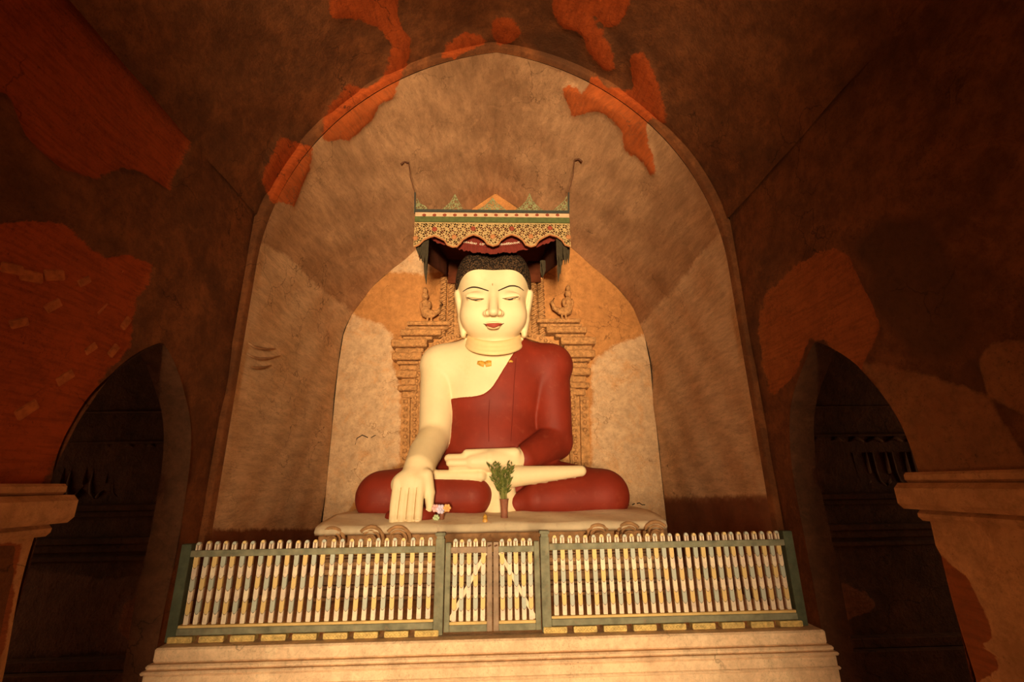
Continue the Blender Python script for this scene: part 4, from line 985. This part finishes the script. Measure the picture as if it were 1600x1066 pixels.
def post(parent, x, name, z0, z1, w_, mat, cap):
    mb = MB(); mb.box(x-w_, x+w_, FY-w_*0.9, FY+w_*0.9, z0, z1, 0.004)
    if cap: mb.box(x-w_*0.8, x+w_*0.8, FY-w_*0.8, FY+w_*0.8, z1, z1+0.02); mb.box(x-w_*1.15, x+w_*1.15, FY-w_*1.1, FY+w_*1.1, z1+0.02, z1+0.045, 0.006)
    return mb.build(name, M['rail_dark'] if name == 'end_post' else mat, parent)
xL, xR = P(266, 1000, FY)[0]-0.02, P(1252, 970, FY)[0]+0.03
xg0, xg1, xg2 = P(686, 900, FY)[0], P(770, 900, FY)[0], P(852, 900, FY)[0]
def fence(nm, x0, x1, n, label, start, left):
    global BLK
    loc = ((x0+x1)/2, FY, PT); t = thing('fence_section', label, 'fence', loc, 'picket fence sections before the statue')
    post(t, x0+(0.035 if left else 0.03), 'end_post' if left else 'gate_post', PT+0.005, 1.205 if not left else 1.20, 0.034 if not left else 0.036, M['rail'], not left)
    post(t, x1-(0.03 if left else 0.035), 'gate_post' if left else 'end_post', PT+0.005, 1.205 if left else 1.215, 0.034 if left else 0.036, M['rail'], left)
    a, b = x0+0.065, x1-0.065
    mb = MB(); mb.box(a, b, FY-0.026, FY-0.007, FT-0.045, FT, 0.004); mb.build('top_rail', M['rail'], t)
    mb = MB(); mb.box(a, b, FY-0.03, FY+0.03, FB, FB+0.045, 0.005); mb.build('bottom_rail', M['rail'], t)
    mb = MB(); mb.box(a, b, FY-0.024, FY+0.024, FB+0.045, FB+0.063, 0.003); mb.build('rail_ledge', M['ledge_yellow'], t)
    pickets(t, loc, a+0.01, b-0.01, n, start)
    k = 9; pitch = (x1-x0)/k
    for i in range(k):
        cx = x0+pitch*(i+(0.5 if left else 0.40)); 
        if BLK is None:
            m2 = MB(); m2.box(-0.086, 0.086, -0.035, 0.035, 0, 0.040, 0.005)
            for q in range(7): m2.tube([(-0.066+q*0.022+0.008*cos(an), -0.036, 0.02+0.010*sin(an)) for an in np.linspace(0, 2*pi, 9)], 0.003, 4)
            o = m2.build('spacer_block', M['block'], None); BLK = o.data; o.parent = t
        else: o = bpy.data.objects.new('spacer_block', BLK); link(o, t)
        o.location = (cx-loc[0], -0.01, 0.002)
    return t
fence('fence', xL, xg0+0.035, 27, 'long run of painted picket fence left of the little gate', 0, True)
fence('fence', xg2-0.03, xR, 30, 'long run of painted picket fence right of the little gate', 1, False)
def gate(x0, x1, label, left):
    loc = ((x0+x1)/2, FY, PT); t = thing('gate_leaf', label, 'gate', loc, 'leaves of the little fence gate'); zb = PT+0.02; sw = 0.020
    ha, hb_ = (M['rail'], M['rail_brown']) if left else (M['rail_brown'], M['rail'])
    top = 1.175
    for x, mt in ((x0+sw, ha), (x1-sw, hb_)):
        mb = MB(); mb.box(x-sw, x+sw, FY-0.022, FY+0.022, zb, top, 0.004); mb.build('stile', mt, t)
    mb = MB(); mb.box(x0+2*sw, x1-2*sw, FY-0.02, FY-0.004, FT-0.055, FT-0.012, 0.004); mb.build('top_rail', M['rail_brown'] if left else M['rail'], t)
    mb = MB(); mb.box(x0+2*sw, x1-2*sw, FY-0.02, FY+0.02, zb, zb+0.045, 0.004); mb.build('bottom_rail', M['rail'], t)
    mb = MB(); mb.box(x0+2*sw, x1-2*sw, FY-0.018, FY+0.018, zb+0.045, zb+0.065, 0.003); mb.build('rail_ledge', M['ledge_yellow'], t)
    pickets(t, loc, x0+2*sw+0.004, x1-2*sw-0.004, 5, 0, 0.628)
    a, b = ((x0+2*sw, zb+0.07), (x1-2*sw-0.01, FT-0.06)) if left else ((x1-2*sw, zb+0.07), (x0+2*sw+0.01, FT-0.06))
    d = np.array([b[0]-a[0], b[1]-a[1]]); d /= np.linalg.norm(d); n = np.array([-d[1], d[0]])*0.013
    mb = MB(); mb.prism([(a[0]+n[0], a[1]+n[1]), (b[0]+n[0], b[1]+n[1]), (b[0]-n[0], b[1]-n[1]), (a[0]-n[0], a[1]-n[1])], 'y', FY+0.016, FY+0.03); mb.build('diagonal_brace', M['brace'], t)
    # hinge loop / hasp
    mb = MB(); xx = x1-sw if left else x0+sw; mb.tube([(xx-0.012, FY-0.026, top-0.03), (xx+0.012, FY-0.026, top-0.022)], 0.006, 6); mb.build('hasp', M['wire'], t)
gate(xg0+0.046, xg1-0.004, 'left leaf of the little gate, brace rising to the right', True)
gate(xg1+0.004, xg2-0.042, 'right leaf of the little gate, brace falling to the right', False)
